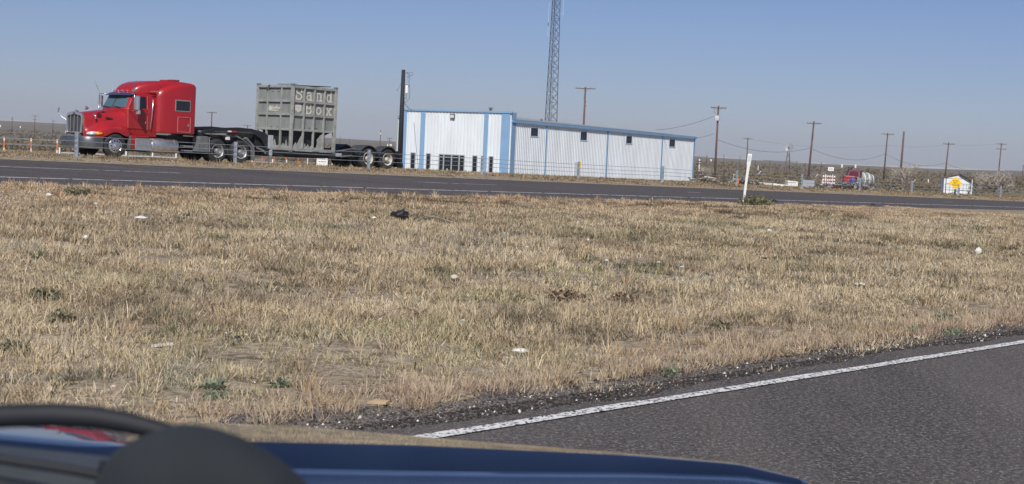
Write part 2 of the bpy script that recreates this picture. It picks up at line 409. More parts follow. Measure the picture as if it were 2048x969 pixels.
# ------------------------------------------------------------------ grass
def grass(name, label, s, q, dens_fn, nb, h0, h1, spread, seed, pal, wide=1., lie=.25, hs=None, tilt=.55):
    rng = np.random.default_rng(seed)
    x = s * DX + q * PX; y = s * DY + q * PY; z = zs(s, q)
    N = len(s); dist = np.hypot(x, y)
    T = np.repeat(np.arange(N), nb); M = len(T)
    a = rng.uniform(0, 6.28, M); rr = np.sqrt(rng.random(M)) * spread
    bx = x[T] + np.cos(a) * rr; by = y[T] + np.sin(a) * rr
    tilt_ = rng.uniform(.05, tilt, M) * (1 + rr / spread * .6); ly = rng.random(M) < lie; tilt_ = np.where(ly, rng.uniform(1.1, 1.5, M), tilt_)
    ad = a + rng.normal(0, .9, M)
    hh = rng.uniform(h0, h1, M) * (hs[T] if hs is not None else 1.)
    bzs, bzq = sq_np(bx, by); bz = zs(bzs, bzq) - .008
    w_ = (.0014 + .00024 * dist[T]) * rng.uniform(.7, 1.35, M) * wide
    dx, dy = np.cos(ad), np.sin(ad)
    wa = rng.uniform(0, 6.28, M); wx, wy = np.cos(wa) * w_, np.sin(wa) * w_ * .35
    t1 = tilt_ * .6; t2 = np.minimum(tilt_ * 1.5, 1.52)
    mx = bx + dx * np.sin(t1) * hh * .55; my = by + dy * np.sin(t1) * hh * .55; mz = bz + np.cos(t1) * hh * .55
    ex = mx + dx * np.sin(t2) * hh * .5; ey = my + dy * np.sin(t2) * hh * .5; ez = mz + np.cos(t2) * hh * .5
    mz = np.maximum(mz, bz + .012); ez = np.maximum(ez, bz + .014)
    co = np.stack([np.stack([bx - wx, by - wy, bz], -1), np.stack([bx + wx, by + wy, bz], -1), np.stack([mx + wx * .8, my + wy * .8, mz], -1),
                   np.stack([mx - wx * .8, my - wy * .8, mz], -1), np.stack([ex, ey, ez], -1)], 1).reshape(-1, 3)
    o = np.arange(M) * 5
    fq = np.stack([o, o + 1, o + 2, o + 3], -1); ft = np.stack([o + 3, o + 2, o + 4], -1)
    P = np.array(pal); n1 = fbm(x / 2.6, y / 2.6, seed + 50); n2 = fbm(x / .7, y / .7, seed + 90, 2)
    idx = np.clip(((n1 * .55 + n2 * .45 - .22) / .56 * len(P)) + rng.normal(0, .75, N), 0, len(P) - 1).astype(int)
    c = P[idx][T] * rng.uniform(.72, 1.22, (M, 1)) * np.where(rng.random((M, 1)) < .2, .62, 1.04)
    big = fbm(x / 9, y / 9, 301)[T]; grn = np.clip((fbm(x / 1.7, y / 1.7, 302)[T] - .60) * 6, 0, 1) * (rng.random(M) < .6)
    topr = np.clip((q - 20) / 8, 0, 1)[T] * np.clip((40 - q) / 4, 0, 1)[T]
    c = c * np.array([1.01, .98, .965]) * (.84 + .30 * big)[:, None] * (1 + topr[:, None] * np.array([.03, -.07, -.08]))
    c = c * (1 - grn[:, None]) + grn[:, None] * c * np.array([.66, .76, .64])
    other = rng.random(M) < .22; c[other] = P[rng.integers(0, len(P), other.sum())] * rng.uniform(.7, 1.2, (other.sum(), 1))
    raw_mesh(name, co, [fq, ft], GRS, np.repeat(c, 5, 0), 'stuff', label, 'grass')
def sq_np(x, y): return x * DX + y * DY, x * PX + y * PY
PAL = [(.17, .145, .10), (.29, .24, .165), (.42, .345, .24), (.52, .43, .295), (.62, .52, .345), (.68, .58, .40), (.54, .475, .36), (.40, .36, .30)]
def median():
    rng = np.random.default_rng(1); N = 150000
    Y = np.sqrt(rng.uniform(5.2 ** 2, 62 ** 2, N)); X = rng.uniform(-.43, .43, N) * Y + rng.uniform(-1, 1, N)
    s, q = sq_np(X, Y)
    edge = 5.9 + .75 * (fbm(s * .45, s * 0 + 3, 8) - .4)
    k = (q > edge) & (q < 29.95 + .5 * (vnoise(s * 1.5, s * 0, 4) - .5)); s, q, X, Y = s[k], q[k], X[k], Y[k]
    bare = fbm(X / 1.5, Y / 1.5, 77); strp = fbm(X / 5, Y / 5, 78)
    d = np.clip((bare - .30) * 4 + (strp - .4), .22, 1) * np.clip((q - 5.9) / 2.0, .35, 1)
    k = rng.random(len(s)) < d; s, q, X, Y = s[k], q[k], X[k], Y[k]
    hs = .35 + 1.0 * fbm(X / 1.3, Y / 1.3, 79) * np.clip((q - 6) / 2.5, .55, 1)
    hs = hs * np.clip(1 - (q - 24) / 8, .5, 1) * np.where((q > 29.3) & (vnoise(s * .9, s * 0, 44) > .62), 1.7, 1)
    nearm = Y < 17
    n_ = rng.random(len(s)) < .62
    a = nearm; b = (~nearm) & n_
    nearm = nearm
    grass('median_grass', 'dry straw coloured grass covering the near part of the median', s[a], q[a], None, 27, .03, .145, .11, 2, PAL, .8, .5, hs[a], .95)
    grass('median_grass', 'dry straw coloured grass covering the far part of the median up to the far road', s[b], q[b], None, 17, .035, .15, .17, 3, PAL, .9, .36, hs[b], .85)
    N = 9500; Y = np.sqrt(rng.uniform(6 ** 2, 50 ** 2, N)); X = rng.uniform(-.42, .42, N) * Y; s, q = sq_np(X, Y)
    kk = (q > 7.5) & (q < 29) & (fbm(X / 1.7, Y / 1.7, 44) > .50); s, q = s[kk], q[kk]
    grass('dark_tufts', 'brown and olive dead tufts mottling the pale median grass', s, q, None, 34, .03, .13, .16, 19, [(.10, .085, .055), (.15, .12, .08), (.21, .17, .11), (.16, .15, .09), (.12, .12, .075), (.26, .19, .13), (.15, .16, .085), (.30, .26, .20), (.20, .21, .14), (.26, .26, .19), (.17, .18, .12)], .8, .35, rng.uniform(.5, 1.5, len(s)), 1.2)
    N = 2400; Y = np.sqrt(rng.uniform(6 ** 2, 50 ** 2, N)); X = rng.uniform(-.42, .42, N) * Y; s, q = sq_np(X, Y)
    kk = (q > 6.9) & (q < 29.4) & (fbm(X / 3.3, Y / 3.3, 144) > .46); s, q = s[kk], q[kk]
    grass('straw_bunches', 'taller loose straw bunches standing out of the median grass', s, q, None, 30, .08, .24, .07, 29, [(.50, .42, .28), (.60, .50, .34), (.66, .57, .41), (.44, .34, .22), (.52, .38, .25)], .75, .05, rng.uniform(.6, 1.2, len(s)), .95)
    # russet bunches along the near gravel
    N = 620; s = rng.uniform(-3, 22, N); q = 6.12 + np.abs(rng.normal(0, .45, N))
    kk = fbm(s * .5, q * .5, 41) > .46; s, q = s[kk], q[kk]
    PR = [(.38, .28, .20), (.46, .36, .26), (.50, .41, .29), (.54, .45, .33), (.44, .33, .25), (.50, .39, .24)]
    grass('grass_bunches', 'reddish tan grass bunches along the gravel edge of the near road', s, q, None, 60, .04, .15, .11, 9, PR, .7, .2, None, 1.15)
median()
def verge():
    rng = np.random.default_rng(4); N = 15000
    s = rng.uniform(5, 170, N); q = rng.uniform(39.3, 47, N)
    cl = fbm(s * .8, q * .8, 61)
    k = rng.random(N) < np.clip((cl - .36) * 4.5, .12, 1); s, q = s[k], q[k]
    hs = .25 + .62 * fbm(s * .6, q * .6, 62) * np.where(q > 41.5, 1.0, .6)
    P = [(.12, .10, .07), (.20, .15, .10), (.36, .27, .17), (.45, .35, .22), (.48, .38, .25), (.40, .31, .19)]
    grass('verge_grass', 'dry tufty grass on the verge under the cable barrier', s, q, None, 12, .06, .22, .16, 12, P, .9, .2, hs, .8)
    N = 16000; s = rng.uniform(0, 330, N); q = 47 + rng.gamma(1.5, 18, N)
    k = fbm(s * .1, q * .1, 65) > .42; s, q = s[k], q[k]
    hs = .35 + .8 * fbm(s * .2, q * .2, 66)
    P2 = [(.12, .105, .06), (.18, .15, .08), (.26, .20, .11), (.34, .27, .16), (.40, .32, .2), (.14, .13, .07)]
    grass('field_grass', 'mixed brown and olive grass in the field beyond the cable barrier', s, q, None, 8, .10, .34, .35, 14, P2, .55, .1, hs, .8)
verge()

# ------------------------------------------------------------------ far scrub (stuff) and dunes
def scrub():
    rng = np.random.default_rng(8); xs = []; ys = []
    N = 8000
    t = rng.random(N); Y = 225 + 900 * t ** 2.6; X = rng.uniform(-.42, .42, N) * Y
    k = fbm(X / 45, Y / 45, 15) + rng.normal(0, .08, N) > .47 - .1 * (Y < 420)
    X, Y = X[k], Y[k]; N = len(X)
    s, q = sq_np(X, Y); k = q > 100; X, Y, s, q = X[k], Y[k], s[k], q[k]; N = len(X)
    Z = zs(s, q); H = rng.uniform(.5, 1.7, N) * (.7 + .6 * fbm(X / 30, Y / 30, 16)); Wd = H * rng.uniform(.8, 1.6, N)
    nl = 26; T = np.repeat(np.arange(N), nl); M = len(T)
    u = rng.normal(0, 1, (M, 3)); u /= np.linalg.norm(u, axis=1)[:, None]; rad = rng.uniform(.35, 1, M) ** .6
    cx = X[T] + u[:, 0] * rad * Wd[T] * .5; cy = Y[T] + u[:, 1] * rad * Wd[T] * .5; cz = Z[T] + H[T] * (.45 + .5 * u[:, 2] * rad)
    sz = (.10 + .00035 * Y[T]) * rng.uniform(.6, 1.5, M)
    e1 = rng.normal(0, 1, (M, 3)) * sz[:, None]; e2 = rng.normal(0, 1, (M, 3)) * sz[:, None]
    C = np.stack([cx, cy, cz], -1); co = np.stack([C - e1 * .5, C + e1 * .5, C + e2 * .8], 1).reshape(-1, 3)
    P = np.array([(.17, .145, .09), (.22, .18, .11), (.26, .195, .12), (.20, .17, .115), (.26, .215, .15), (.16, .145, .10)])
    g = fbm(X / 60, Y / 60, 18); idx = np.clip((g * 8 - 1 + rng.normal(0, .8, N)), 0, 5).astype(int)
    c = P[idx][T] * rng.uniform(.8, 1.2, (M, 1))
    raw_mesh('desert_scrub', co, [np.arange(M * 3).reshape(-1, 3)], LEAF, np.repeat(c, 3, 0), 'stuff', 'low grey brown desert scrub spreading across the plain to the hills', 'scrub')
scrub()
DUNE = mat('white_dune_sand', (.42, .40, .37), .95, 0, .1, .01)
def dunes():
    # low pale sand ridges along the skyline: (px0, px1, top height in px over local skyline, thickness)
    for px0, px1, Yd, h, dz in ((-120, 135, 2750, 3.2, -.5), (664, 700, 2600, 2.6, -2.0), (1400, 1520, 2650, 3.2, -.4), (1560, 1760, 2450, 5.0, -.3), (1740, 2000, 2400, 5.0, .1), (1480, 1560, 2500, 2.5, -2.2)):
        n = 60; rng = np.random.default_rng(int(px0) + 500); mb = []; faces = []
        for i in range(n + 1):
            px = px0 + (px1 - px0) * i / n; X0 = (px - 1024) / FPX
            env = math.sin(math.pi * min(1, max(0, i / n))) ** .35
            hh = h * .62 * env * (.35 + 1.0 * float(fbm(px * .06, 1., int(abs(px0)))))
            for j, (dy, f) in enumerate(((-70, -1.2), (-30, .35), (0, 1.0), (60, .6), (140, -1.2))):
                Y = Yd + dy; x = X0 * Y; g = gz(x, Y)
                mb.append((x, Y, g + dz * .8 + f * hh))
        for i in range(n):
            for j in range(4):
                a = i * 5 + j; faces.append((a, a + 5, a + 6, a + 1))
        o = raw_mesh('sand_dunes', np.array(mb), [np.array(faces)], DUNE, kind='structure')
        o.data.polygons.foreach_set('use_smooth', [True] * len(faces))
dunes()

# ------------------------------------------------------------------ the semi truck (x forward, y towards the viewer's side)
TPITCH = -.0117
TRZ = math.atan2(-DY, -DX)
TS, TQ = 33.31, 54.71
_tx, _ty = xy(TS, TQ)
def vehicle_empty(name, dx, label, cat):
    """root at ground, dx metres forward of the front axle"""
    x, y = xy(TS - dx, TQ)
    return empty(name, (x, y, .406 + .0117 * dx), rot=(0, TPITCH, TRZ), label=label, cat=cat)
def rrect(hw, zb, zt, r, n=4):
    """rounded-top section (y, z) closed ring, from bottom -y round to bottom +y"""
    p = [(-hw, zb)]
    for i in range(n + 1):
        a = math.pi - i * math.pi / 2 / n; p.append((-hw + r + r * math.cos(a), zt - r + r * math.sin(a)))
    for i in range(n + 1):
        a = math.pi / 2 - i * math.pi / 2 / n; p.append((hw - r + r * math.cos(a), zt - r + r * math.sin(a)))
    p.append((hw, zb)); return p
def wheel(parent, x, y, side, kind, z=.52, R=.52, W=.28):
    """tyre with rim and hub; side = +1 outer face towards +y"""
    ax = (0, side, 0); c = (x, y, z)
    t = MB().lathe([(R * .60, -W / 2), (R * .90, -W / 2), (R * .985, -W * .36), (R, -W * .2), (R, W * .2), (R * .985, W * .36), (R * .93, W * .47), (R * .80, W * .52), (R * .64, W * .48), (R * .57, W * .36)], c, ax, 36)
    wh = t.build('tyre', RUB, parent, auto=50)
    if kind == 'inner': return wh
    f = W * .5
    if kind == 'front':
        pr = [(R * .60, f - .02), (R * .57, f + .0), (R * .53, f - .02), (R * .50, f - .01), (R * .30, f + .035), (R * .22, f + .04), (.001, f + .045)]
        r = MB().lathe(pr, c, ax, 30).build('rim', CHR, wh, auto=40)
        for k in range(10):
            h = MB()
            a = k * math.tau / 10; p = Vector(c) + Vector((math.cos(a) * R * .40, side * (f + .02), math.sin(a) * R * .40))
            h.lathe([(.036, 0), (.036, .01), (.001, .01)], p, ax, 8).build('hand_hole', BLK, wh)
        MB().lathe([(R * .20, f + .03), (R * .20, f + .08), (R * .12, f + .11), (.001, f + .12)], c, ax, 18).build('hub', CHR, wh, auto=40)
    else:
        m = CHD if kind == 'drive' else RIMC
        pr = [(R * .60, f - .01), (R * .585, f + .01), (R * .55, f - .01), (R * .52, f - .05), (R * .49, f - .16), (R * .40, f - .19)]
        MB().lathe(pr, c, ax, 30).build('rim', m, wh, auto=40)
        MB().lathe([(R * .45, f - .185), (R * .2, f - .20), (.001, f - .20)], c, ax, 24).build('brake_drum', BLK, wh)
        MB().lathe([(R * .23, f - .19), (R * .22, f - .02), (R * .16, f + .03), (.001, f + .04)], c, ax, 18).build('hub', CHD if kind == 'drive' else RIMC, wh, auto=40)
    return wh

def semi_truck():
    T = vehicle_empty('semi_truck', 0, 'red long-nose semi truck with sleeper cab parked behind the cable barrier', 'semi truck')
    # hood with integral fenders
    rs = []
    for x, zc, hw, zf, W in ((1.24, 1.79, .58, 1.04, .68), (1.20, 1.83, .61, 1.06, .84), (1.08, 1.86, .63, 1.09, .98), (.90, 1.89, .65, 1.14, 1.08), (.66, 1.92, .68, 1.23, 1.14), (.42, 1.96, .71, 1.32, 1.17), (.20, 2.0, .72, 1.37, 1.18), (0, 2.03, .75, 1.38, 1.18), (-.2, 2.06, .78, 1.37, 1.18), (-.42, 2.09, .82, 1.33, 1.18), (-.58, 2.11, .86, 1.27, 1.17), (-.68, 2.12, .90, 1.22, 1.14), (-.74, 2.12, .93, 1.20, 1.10)):
        a = .60 ** 2 - x * x; zb = .84
        if a > 0: zb = max(.84, .50 + math.sqrt(a))
        if x < -.5: zb = min(max(zb, .95), 1.0) if x > -.62 else .86
        half = [(0, zc), (hw * .55, zc - .03), (hw * .85, zc - .10), (hw * 1.02, zc - .24), (hw * 1.08, zc - .45), (min(hw * 1.15, W * .97), zf + .14), (hw * .5 + W * .5, zf + .02), (W * .93, zf - .03), (W, zf - .13), (W, (zf + zb) / 2 - .02), (W, zb)]
        if W < hw * 1.25:
            half = [(y_ if y_ < W else W * .98, z_) for y_, z_ in half]
        ring = [Vector((x, -y_, z_)) for y_, z_ in half[::-1]] + [Vector((x, y_, z_)) for y_, z_ in half[1:]]
        rs.append(ring)
    MB().rings(rs, False, False, closed=False).build('hood', RED, T, sub=1, smooth=True)
    MB().box((.2, 0, 1.25), (1.9, 1.0, .9)).box((-.3, 0, .75), (2.5, .9, .25)).build('engine_block', BLK, T)
    MB().box((-.76, 0, 1.52), (.04, 1.9, 1.1)).build('firewall', BLK, T)
    # grille
    g = MB()
    out = [(-.58, .98), (-.63, 1.66), (-.55, 1.80), (-.2, 1.86), (.2, 1.86), (.55, 1.80), (.63, 1.66), (.58, .98)]
    inn = [(-.50, 1.02), (-.55, 1.62), (-.47, 1.70), (-.16, 1.74), (.16, 1.74), (.47, 1.70), (.55, 1.62), (.50, 1.02)]
    n = len(out)
    def P(p, x): return (x, p[0], p[1])
    vs = [P(p, 1.20) for p in out] + [P(p, 1.30) for p in out] + [P(p, 1.30) for p in inn] + [P(p, 1.20) for p in inn]
    fs = []
    for i in range(n):
        j = (i + 1) % n
        for a in range(3): fs.append((a * n + i, a * n + j, (a + 1) * n + j, (a + 1) * n + i))
    gs = g.add(vs, fs).build('grille_surround', CHR, T, bevel=.012)
    MB().box((1.23, 0, 1.36), (.02, 1.12, .74)).build('grille_mesh', DGR, T)
    gb = MB()
    for y in (-.28, 0, .28): MB().box((1.28, y, 1.37), (.035, .03, .70)).build('grille_bar', CHR, T)
    MB().lathe([(.05, 0), (.05, .015), (.001, .02)], (1.302, 0, 1.795), (1, 0, 0), 20).build('emblem', mat('dark_emblem', (.05, .03, .12), .3), T)
    MB().lathe([(.03, -.08), (.035, 0), (.07, .05), (.001, .05)], (1.18, 0, 1.89), (1, 0, .1), 12).build('hood_ornament', CHR, T, auto=40)
    # bumper wraps round
    b = []
    for z, o in ((.36, -.02), (.40, 0), (.62, .015), (.82, 0), (.85, -.03)):
        b.append([Vector((x + (o if i not in (0, 11) else 0), y, z)) for i, (x, y) in enumerate(((.60, -1.18), (.85, -1.17), (1.08, -1.11), (1.27, -.98), (1.40, -.76), (1.44, -.4), (1.44, .4), (1.40, .76), (1.27, .98), (1.08, 1.11), (.85, 1.17), (.60, 1.18)))])
    MB().rings(b, False, False, closed=False).build('bumper', mat('bumper_chrome', (.17, .18, .19), .42, .8, .3, 3), T, smooth=True)
    for y in (.42, -.42): MB().box((1.455, y, .60), (.03, .07, .07)).build('tow_hook', BLK, T)
    MB().box((1.36, 0, .90), (.18, 1.15, .06)).build('step_plate', MGR, T)
    for sgn in (1, -1):
        pts = []
        for x, yy in ((1.19, .84), (1.08, .985), (.90, 1.085), (.62, 1.15)):
            pts.append((x, yy))
        rs = []
        for i, (x, yy) in enumerate(pts):
            h = (.05, .09, .085, .05)[i]; zc = (.97, .985, .99, 1.0)[i]
            rs.append([Vector((x, sgn * (yy + .02), zc - h)), Vector((x, sgn * (yy + .035), zc)), Vector((x - .01, sgn * (yy + .0), zc + h)), Vector((x - .02, sgn * (yy - .1), zc))])
        hl = MB().rings(rs[:3]).build('headlight', LENS, T, smooth=True)
        MB().rings([[p.copy() + Vector((-.005, 0, 0)) for p in rs[2]], rs[3]]).build('turn_lens', AMB, hl, smooth=True)
        # horn style beacons and air intake
        MB().lathe([(.02, -.12), (.06, -.08), (.085, 0), (.085, .02), (.001, .03)], (.40, sgn * .62, 2.06), (1, sgn * .35, .1), 18).build('air_cleaner_lamp', CHR, T, auto=40)
        vt = MB(); vt.box((.14, sgn * .815, 1.66), (.34, .03, .055), Matrix.Rotation(-.18, 3, 'Y')); vt.build('hood_vent', BLK, T, bevel=.01)
        MB().lathe([(.10, 0), (.10, .025), (.001, .03)], (.56, sgn * .70, 1.78), (0, sgn, .15), 16).build('intake_cap', mat('dark_red_cap', (.10, .01, .015), .4), T)
        MB().tube([(.80, sgn * .62, 1.76), (.78, sgn * .78, 1.74), (.76, sgn * .80, 1.58)], .035, 8).build('intake_pipe', CHR, T, smooth=True)
        # fender mirror
        MB().tube([(1.0, sgn * .85, 1.42), (1.2, sgn * 1.2, 1.66), (1.25, sgn * 1.3, 1.84)], .005, 6).lathe([(.001, -.02), (.10, 0), (.10, .04), (.001, .06)], (1.25, sgn * 1.3, 1.91), (.9, sgn * .3, .2), 14).build('hood_mirror', CHR, T) if sgn < 0 else None
    # cab
    def plan(xf, xr, hw, rf=.18):
        return [(xr, -hw), (xf - rf, -hw), (xf - .05, -hw + rf * .8), (xf, -hw * .45), (xf, hw * .45), (xf - .05, hw - rf * .8), (xf - rf, hw), (xr, hw)]
    rs = [[Vector((x, y, z)) for x, y in plan(xf, xr, hw)] for z, xf, xr, hw in ((.98, -.72, -2.06, 1.0), (1.22, -.60, -2.06, 1.03), (1.7, -.55, -2.06, 1.05), (2.12, -.48, -2.06, 1.03), (2.16, -.50, -2.06, 1.01))]
    cabm = MB().rings(rs); cabm.build('cab_shell', RED, T, auto=40, bevel=.012)
    rs = [[Vector((x, y, z)) for x, y in plan(xf, xr, hw, .14)] for z, xf, xr, hw in ((2.14, -.50, -2.08, 1.00), (2.45, -.66, -2.08, .97), (2.74, -.80, -2.08, .93), (2.83, -.90, -2.08, .89), (2.88, -1.05, -2.08, .80))]
    MB().rings(rs).build('cab_roof', RED, T, auto=40, bevel=.012)
    # windshield: two curved panes standing just proud of the pillars
    for sgn in (1, -1):
        rs = []
        for z, xf, hw in ((2.17, -.482, 1.0), (2.44, -.622, .97), (2.70, -.757, .93)):
            rs.append([Vector((xf, sgn * .025, z)), Vector((xf + .005, sgn * hw * .45, z)), Vector((xf - .045, sgn * (hw - .20), z)), Vector((xf - .10, sgn * (hw - .09), z))])
        MB().rings(rs, False, False, closed=False).build('windshield', WSG, T, smooth=True)
    MB().tube([(-.475, 0, 2.17), (-.75, 0, 2.70)], .014, 6).build('windshield_divider', BLK, T)
    for y0, y1 in ((.7, .1), (-.15, -.75)):
        MB().tube([(-.44, y0, 2.16), (-.50, y1, 2.20)], .012, 6).build('wiper', BLK, T)
    # sun visor
    vs = []
    rs = []
    for z, xf, t in ((2.69, -.56, 0), (2.80, -.78, 0)):
        rs.append([Vector((xf - .22, -.97, z)), Vector((xf - .03, -.72, z)), Vector((xf + .02, -.3, z)), Vector((xf + .02, .3, z)), Vector((xf - .03, .72, z)), Vector((xf - .22, .97, z))])
    vv = MB().rings(rs, False, False, closed=False).build('sun_visor', VISM, T); so = vv.modifiers.new('t', 'SOLIDIFY'); so.thickness = .02
    for y in (-.72, -.36, 0, .36, .72):
        MB().lathe([(.001, .12), (.035, .08), (.045, 0), (.04, -.10), (.001, -.12)], (-1.0 - abs(y) * .08, y, 2.885), (1, 0, .1), 10).build('marker_lamp', CHR, T, auto=60)
    # sleeper with raised roof
    rs = []
    for x, hw, zb, zt, r in ((-2.0, 1.03, 1.20, 2.98, .30), (-2.12, 1.16, 1.18, 3.06, .32), (-2.30, 1.20, 1.17, 3.14, .30), (-2.7, 1.21, 1.17, 3.27, .24), (-3.2, 1.21, 1.17, 3.36, .20), (-3.65, 1.21, 1.17, 3.38, .17), (-3.82, 1.20, 1.18, 3.36, .15), (-3.90, 1.16, 1.22, 3.30, .13)):
        rs.append([Vector((x, y, z)) for y, z in rrect(hw, zb, zt, r)])
    MB().rings(rs).build('sleeper', RED, T, auto=32, bevel=.03)
    rs = []
    for x, hw, zb, zt, r in ((-.98, .55, 2.84, 2.90, .05), (-1.08, .72, 2.84, 3.04, .15), (-1.3, .82, 2.84, 3.20, .22), (-1.65, .92, 2.84, 3.32, .26), (-2.1, 1.0, 2.84, 3.39, .28), (-2.7, 1.03, 2.9, 3.42, .22), (-3.3, 1.03, 3.0, 3.43, .15), (-3.8, 1.0, 3.1, 3.40, .1)):
        rs.append([Vector((x, y, z)) for y, z in rrect(hw, zb, zt, r)])
    MB().rings(rs).build('roof_fairing', RED, T, auto=50)
    MB().box((-3.05, .35, 3.455), (.62, .62, .07)).build('roof_vent', RED, T, bevel=.02)
    MB().box((-3.25, .35, 3.50), (.30, .5, .04)).build('vent_cover', BLK, T)
    for sgn in (1, -1):
        yo = sgn * 1.215
        fr = MB().box((-3.21, yo, 2.39), (.78, .02, .50)).build('sleeper_window', CHD, T, bevel=.008)
        MB().box((-3.21, yo + sgn * .008, 2.39), (.70, .02, .42)).build('pane', GLS, fr, bevel=.006)
        hf = MB()
        for a, b_ in (((-2.98, 1.22), (-2.98, 1.86)), ((-2.98, 1.86), (-3.62, 1.86)), ((-3.62, 1.86), (-3.62, 1.22)), ((-3.62, 1.22), (-2.98, 1.22))):
            hf.bar((a[0], yo, a[1] + .04), (b_[0], yo, b_[1] + .04), .03, .025)
        hb = hf.build('storage_hatch', mat('pale_red_trim', (.55, .16, .16), .35), T)
        MB().box((-3.52, yo + sgn * .01, 1.56), (.05, .03, .09)).build('latch', CHD, hb)
        # door
        dr = MB().prism([(-.66, 1.28), (-.62, 2.10), (-.72, 2.16), (-1.52, 2.16), (-1.52, 1.28)], lambda x, z: (x, sgn * 1.030, z), lambda x, z: (x, sgn * 1.062, z)).build('door', RED, T, bevel=.01)
        ww = MB().prism([(-.93, 2.18), (-1.06, 2.66), (-1.50, 2.66), (-1.50, 2.18)], lambda x, z: (x, sgn * (1.012 - (z - 2.14) * .115), z), lambda x, z: (x, sgn * (1.026 - (z - 2.14) * .115), z)).build('window', GLS, dr)
        MB().bar((-.62, sgn * 1.066, 1.30), (-.58, sgn * 1.066, 2.10), .018, .012).build('door_trim', mat('pale_red_trim', (.55, .16, .16)), T)
        MB().bar((-1.56, sgn * 1.066, 1.26), (-1.56, sgn * .985, 2.70), .018, .02).build('door_trim', mat('pale_red_trim', (.55, .16, .16)), T)
        MB().tube([(-1.44, sgn * 1.08, 1.52), (-1.44, sgn * 1.10, 1.62)], .03, 6).build('door_handle', CHR, dr)
        MB().tube([(-1.76, sgn * 1.05, 2.58), (-1.76, sgn * 1.13, 2.56), (-1.72, sgn * 1.14, 1.9), (-1.66, sgn * 1.13, 1.33), (-1.66, sgn * 1.04, 1.31)], .018, 8).build('grab_handle', CHR, T, smooth=True)
        MB().box((-1.9, sgn * 1.075, 2.92), (.5, .03, .035)).build('drip_rail', mat('pale_red_trim', (.55, .16, .16)), T)
        # mirror
        mr = MB().box((-.80, sgn * 1.42, 2.36), (.14, .22, .62), Matrix.Rotation(sgn * .2, 3, 'Z')).build('side_mirror', CHR, T, bevel=.04)
        MB().box((-.86, sgn * 1.42, 1.98), (.12, .20, .18), Matrix.Rotation(sgn * .2, 3, 'Z')).build('convex_mirror', CHD, mr, bevel=.03)
        MB().tube([(-.72, sgn * .94, 2.74), (-.68, sgn * 1.30, 2.74), (-.68, sgn * 1.38, 2.68), (-.68, sgn * 1.38, 2.06), (-.70, sgn * 1.0, 2.0)], .018, 8).build('mirror_bracket', CHR, mr, smooth=True)
        MB().tube([(-.68, sgn * 1.36, 2.74), (-.60, sgn * (1.62 if sgn < 0 else 1.44), 3.28 if sgn < 0 else 3.18)], [.012, .005], 6).tube([(-.655, sgn * (1.46 if sgn < 0 else 1.38), 2.94), (-.63, sgn * (1.54 if sgn < 0 else 1.40), 3.10)], .02, 6).build('antenna', MGR, T)
        # chassis side: tank, battery box, fairing, steps
        MB().lathe([(.001, 0), (.29, 0), (.315, .03), (.315, 1.32), (.29, 1.35), (.001, 1.35)], (-3.10, sgn * .88, .62), (1, 0, 0), 28).build('fuel_tank', ALU, T, auto=40)
        for x in (-2.9, -2.35, -1.85): MB().lathe([(.322, -.03), (.326, 0), (.322, .03)], (x, sgn * .88, .62), (1, 0, 0), 28).build('tank_strap', CHD, T)
        MB().box((-1.33, sgn * .92, .64), (.80, .52, .52)).build('battery_box', ALU, T, bevel=.02)
        for zz in (.43, .87): MB().box((-1.33, sgn * 1.185, zz), (.80, .03, .05)).build('step', CHD, T)
        MB().prism([(-.74, .42), (-.72, 1.0), (-1.6, 1.0), (-1.6, .92), (-.96, .92), (-.92, .42)], lambda x, z: (x, sgn * 1.05, z), lambda x, z: (x, sgn * 1.17, z)).build('side_fairing', RED, T, bevel=.03)
        MB().box((-.68, sgn * 1.1, .70), (.07, .16, .56)).build('wheel_flap', MGR, T)
        for zz, ww_ in ((.66, .5), (.46, .42)): MB().box((-3.62, sgn * 1.02, zz), (ww_, .3, .06)).build('rear_step', ALU, T, bevel=.015)
        q_ = MB().prism([(-4.12, 1.12), (-4.60, 1.14), (-4.62, .90), (-4.66, .42), (-4.1, .44)], lambda x, z: (x, sgn * .72, z), lambda x, z: (x, sgn * 1.20, z)).build('quarter_fender', MGR, T, bevel=.02)
        MB().bar((-4.64, sgn * 1.205, 1.1), (-4.69, sgn * 1.205, .45), .05, .03).build('fender_edge', ALU, q_)
        # rear fender bracket: bent arm with hanging flap
        MB().tube([(-5.75, sgn * .9, 1.25), (-6.25, sgn * 1.05, 1.22), (-6.6, sgn * 1.12, 1.05), (-6.95, sgn * 1.16, .80), (-7.06, sgn * 1.16, .5)], .03, 6).build('mudflap_arm', MGR, T)
        MB().prism([(-6.62, 1.12), (-7.0, .82), (-7.10, .16), (-7.18, .16), (-7.12, .84), (-6.7, 1.2)], lambda x, z: (x, sgn * .62, z), lambda x, z: (x, sgn * 1.22, z)).build('mud_flap', MGR, T)
    MB().box((-3.6, .42, .95), (7.8, .09, .28)).box((-3.6, -.42, .95), (7.8, .09, .28)).box((-4.4, 0, .95), (.12, .8, .2)).box((-7.0, 0, .95), (.12, .8, .2)).box((-2.4, 0, .8), (2.6, .8, .2)).build('frame_rail', BLK, T)
    MB().box((-4.25, .0, 1.24), (.7, 1.3, .22)).box((-4.4, .82, 1.22), (.3, .3, .16)).build('deck_plate', BLK, T)
    for xx in (-4.35, -4.6): MB().box((xx, .88, 1.32), (.14, .10, .14)).build('hose_coupling', CHD, T)
    MB().prism([(-5.2, 1.14), (-5.4, 1.24), (-6.0, 1.24), (-6.4, 1.10)], lambda x, z: (x, -.45, z), lambda x, z: (x, .45, z)).build('fifth_wheel', BLK, T)
    MB().box((-5.75, 1.05, 1.1), (.16, .12, .12)).build('clearance_lamp', WHT, T)
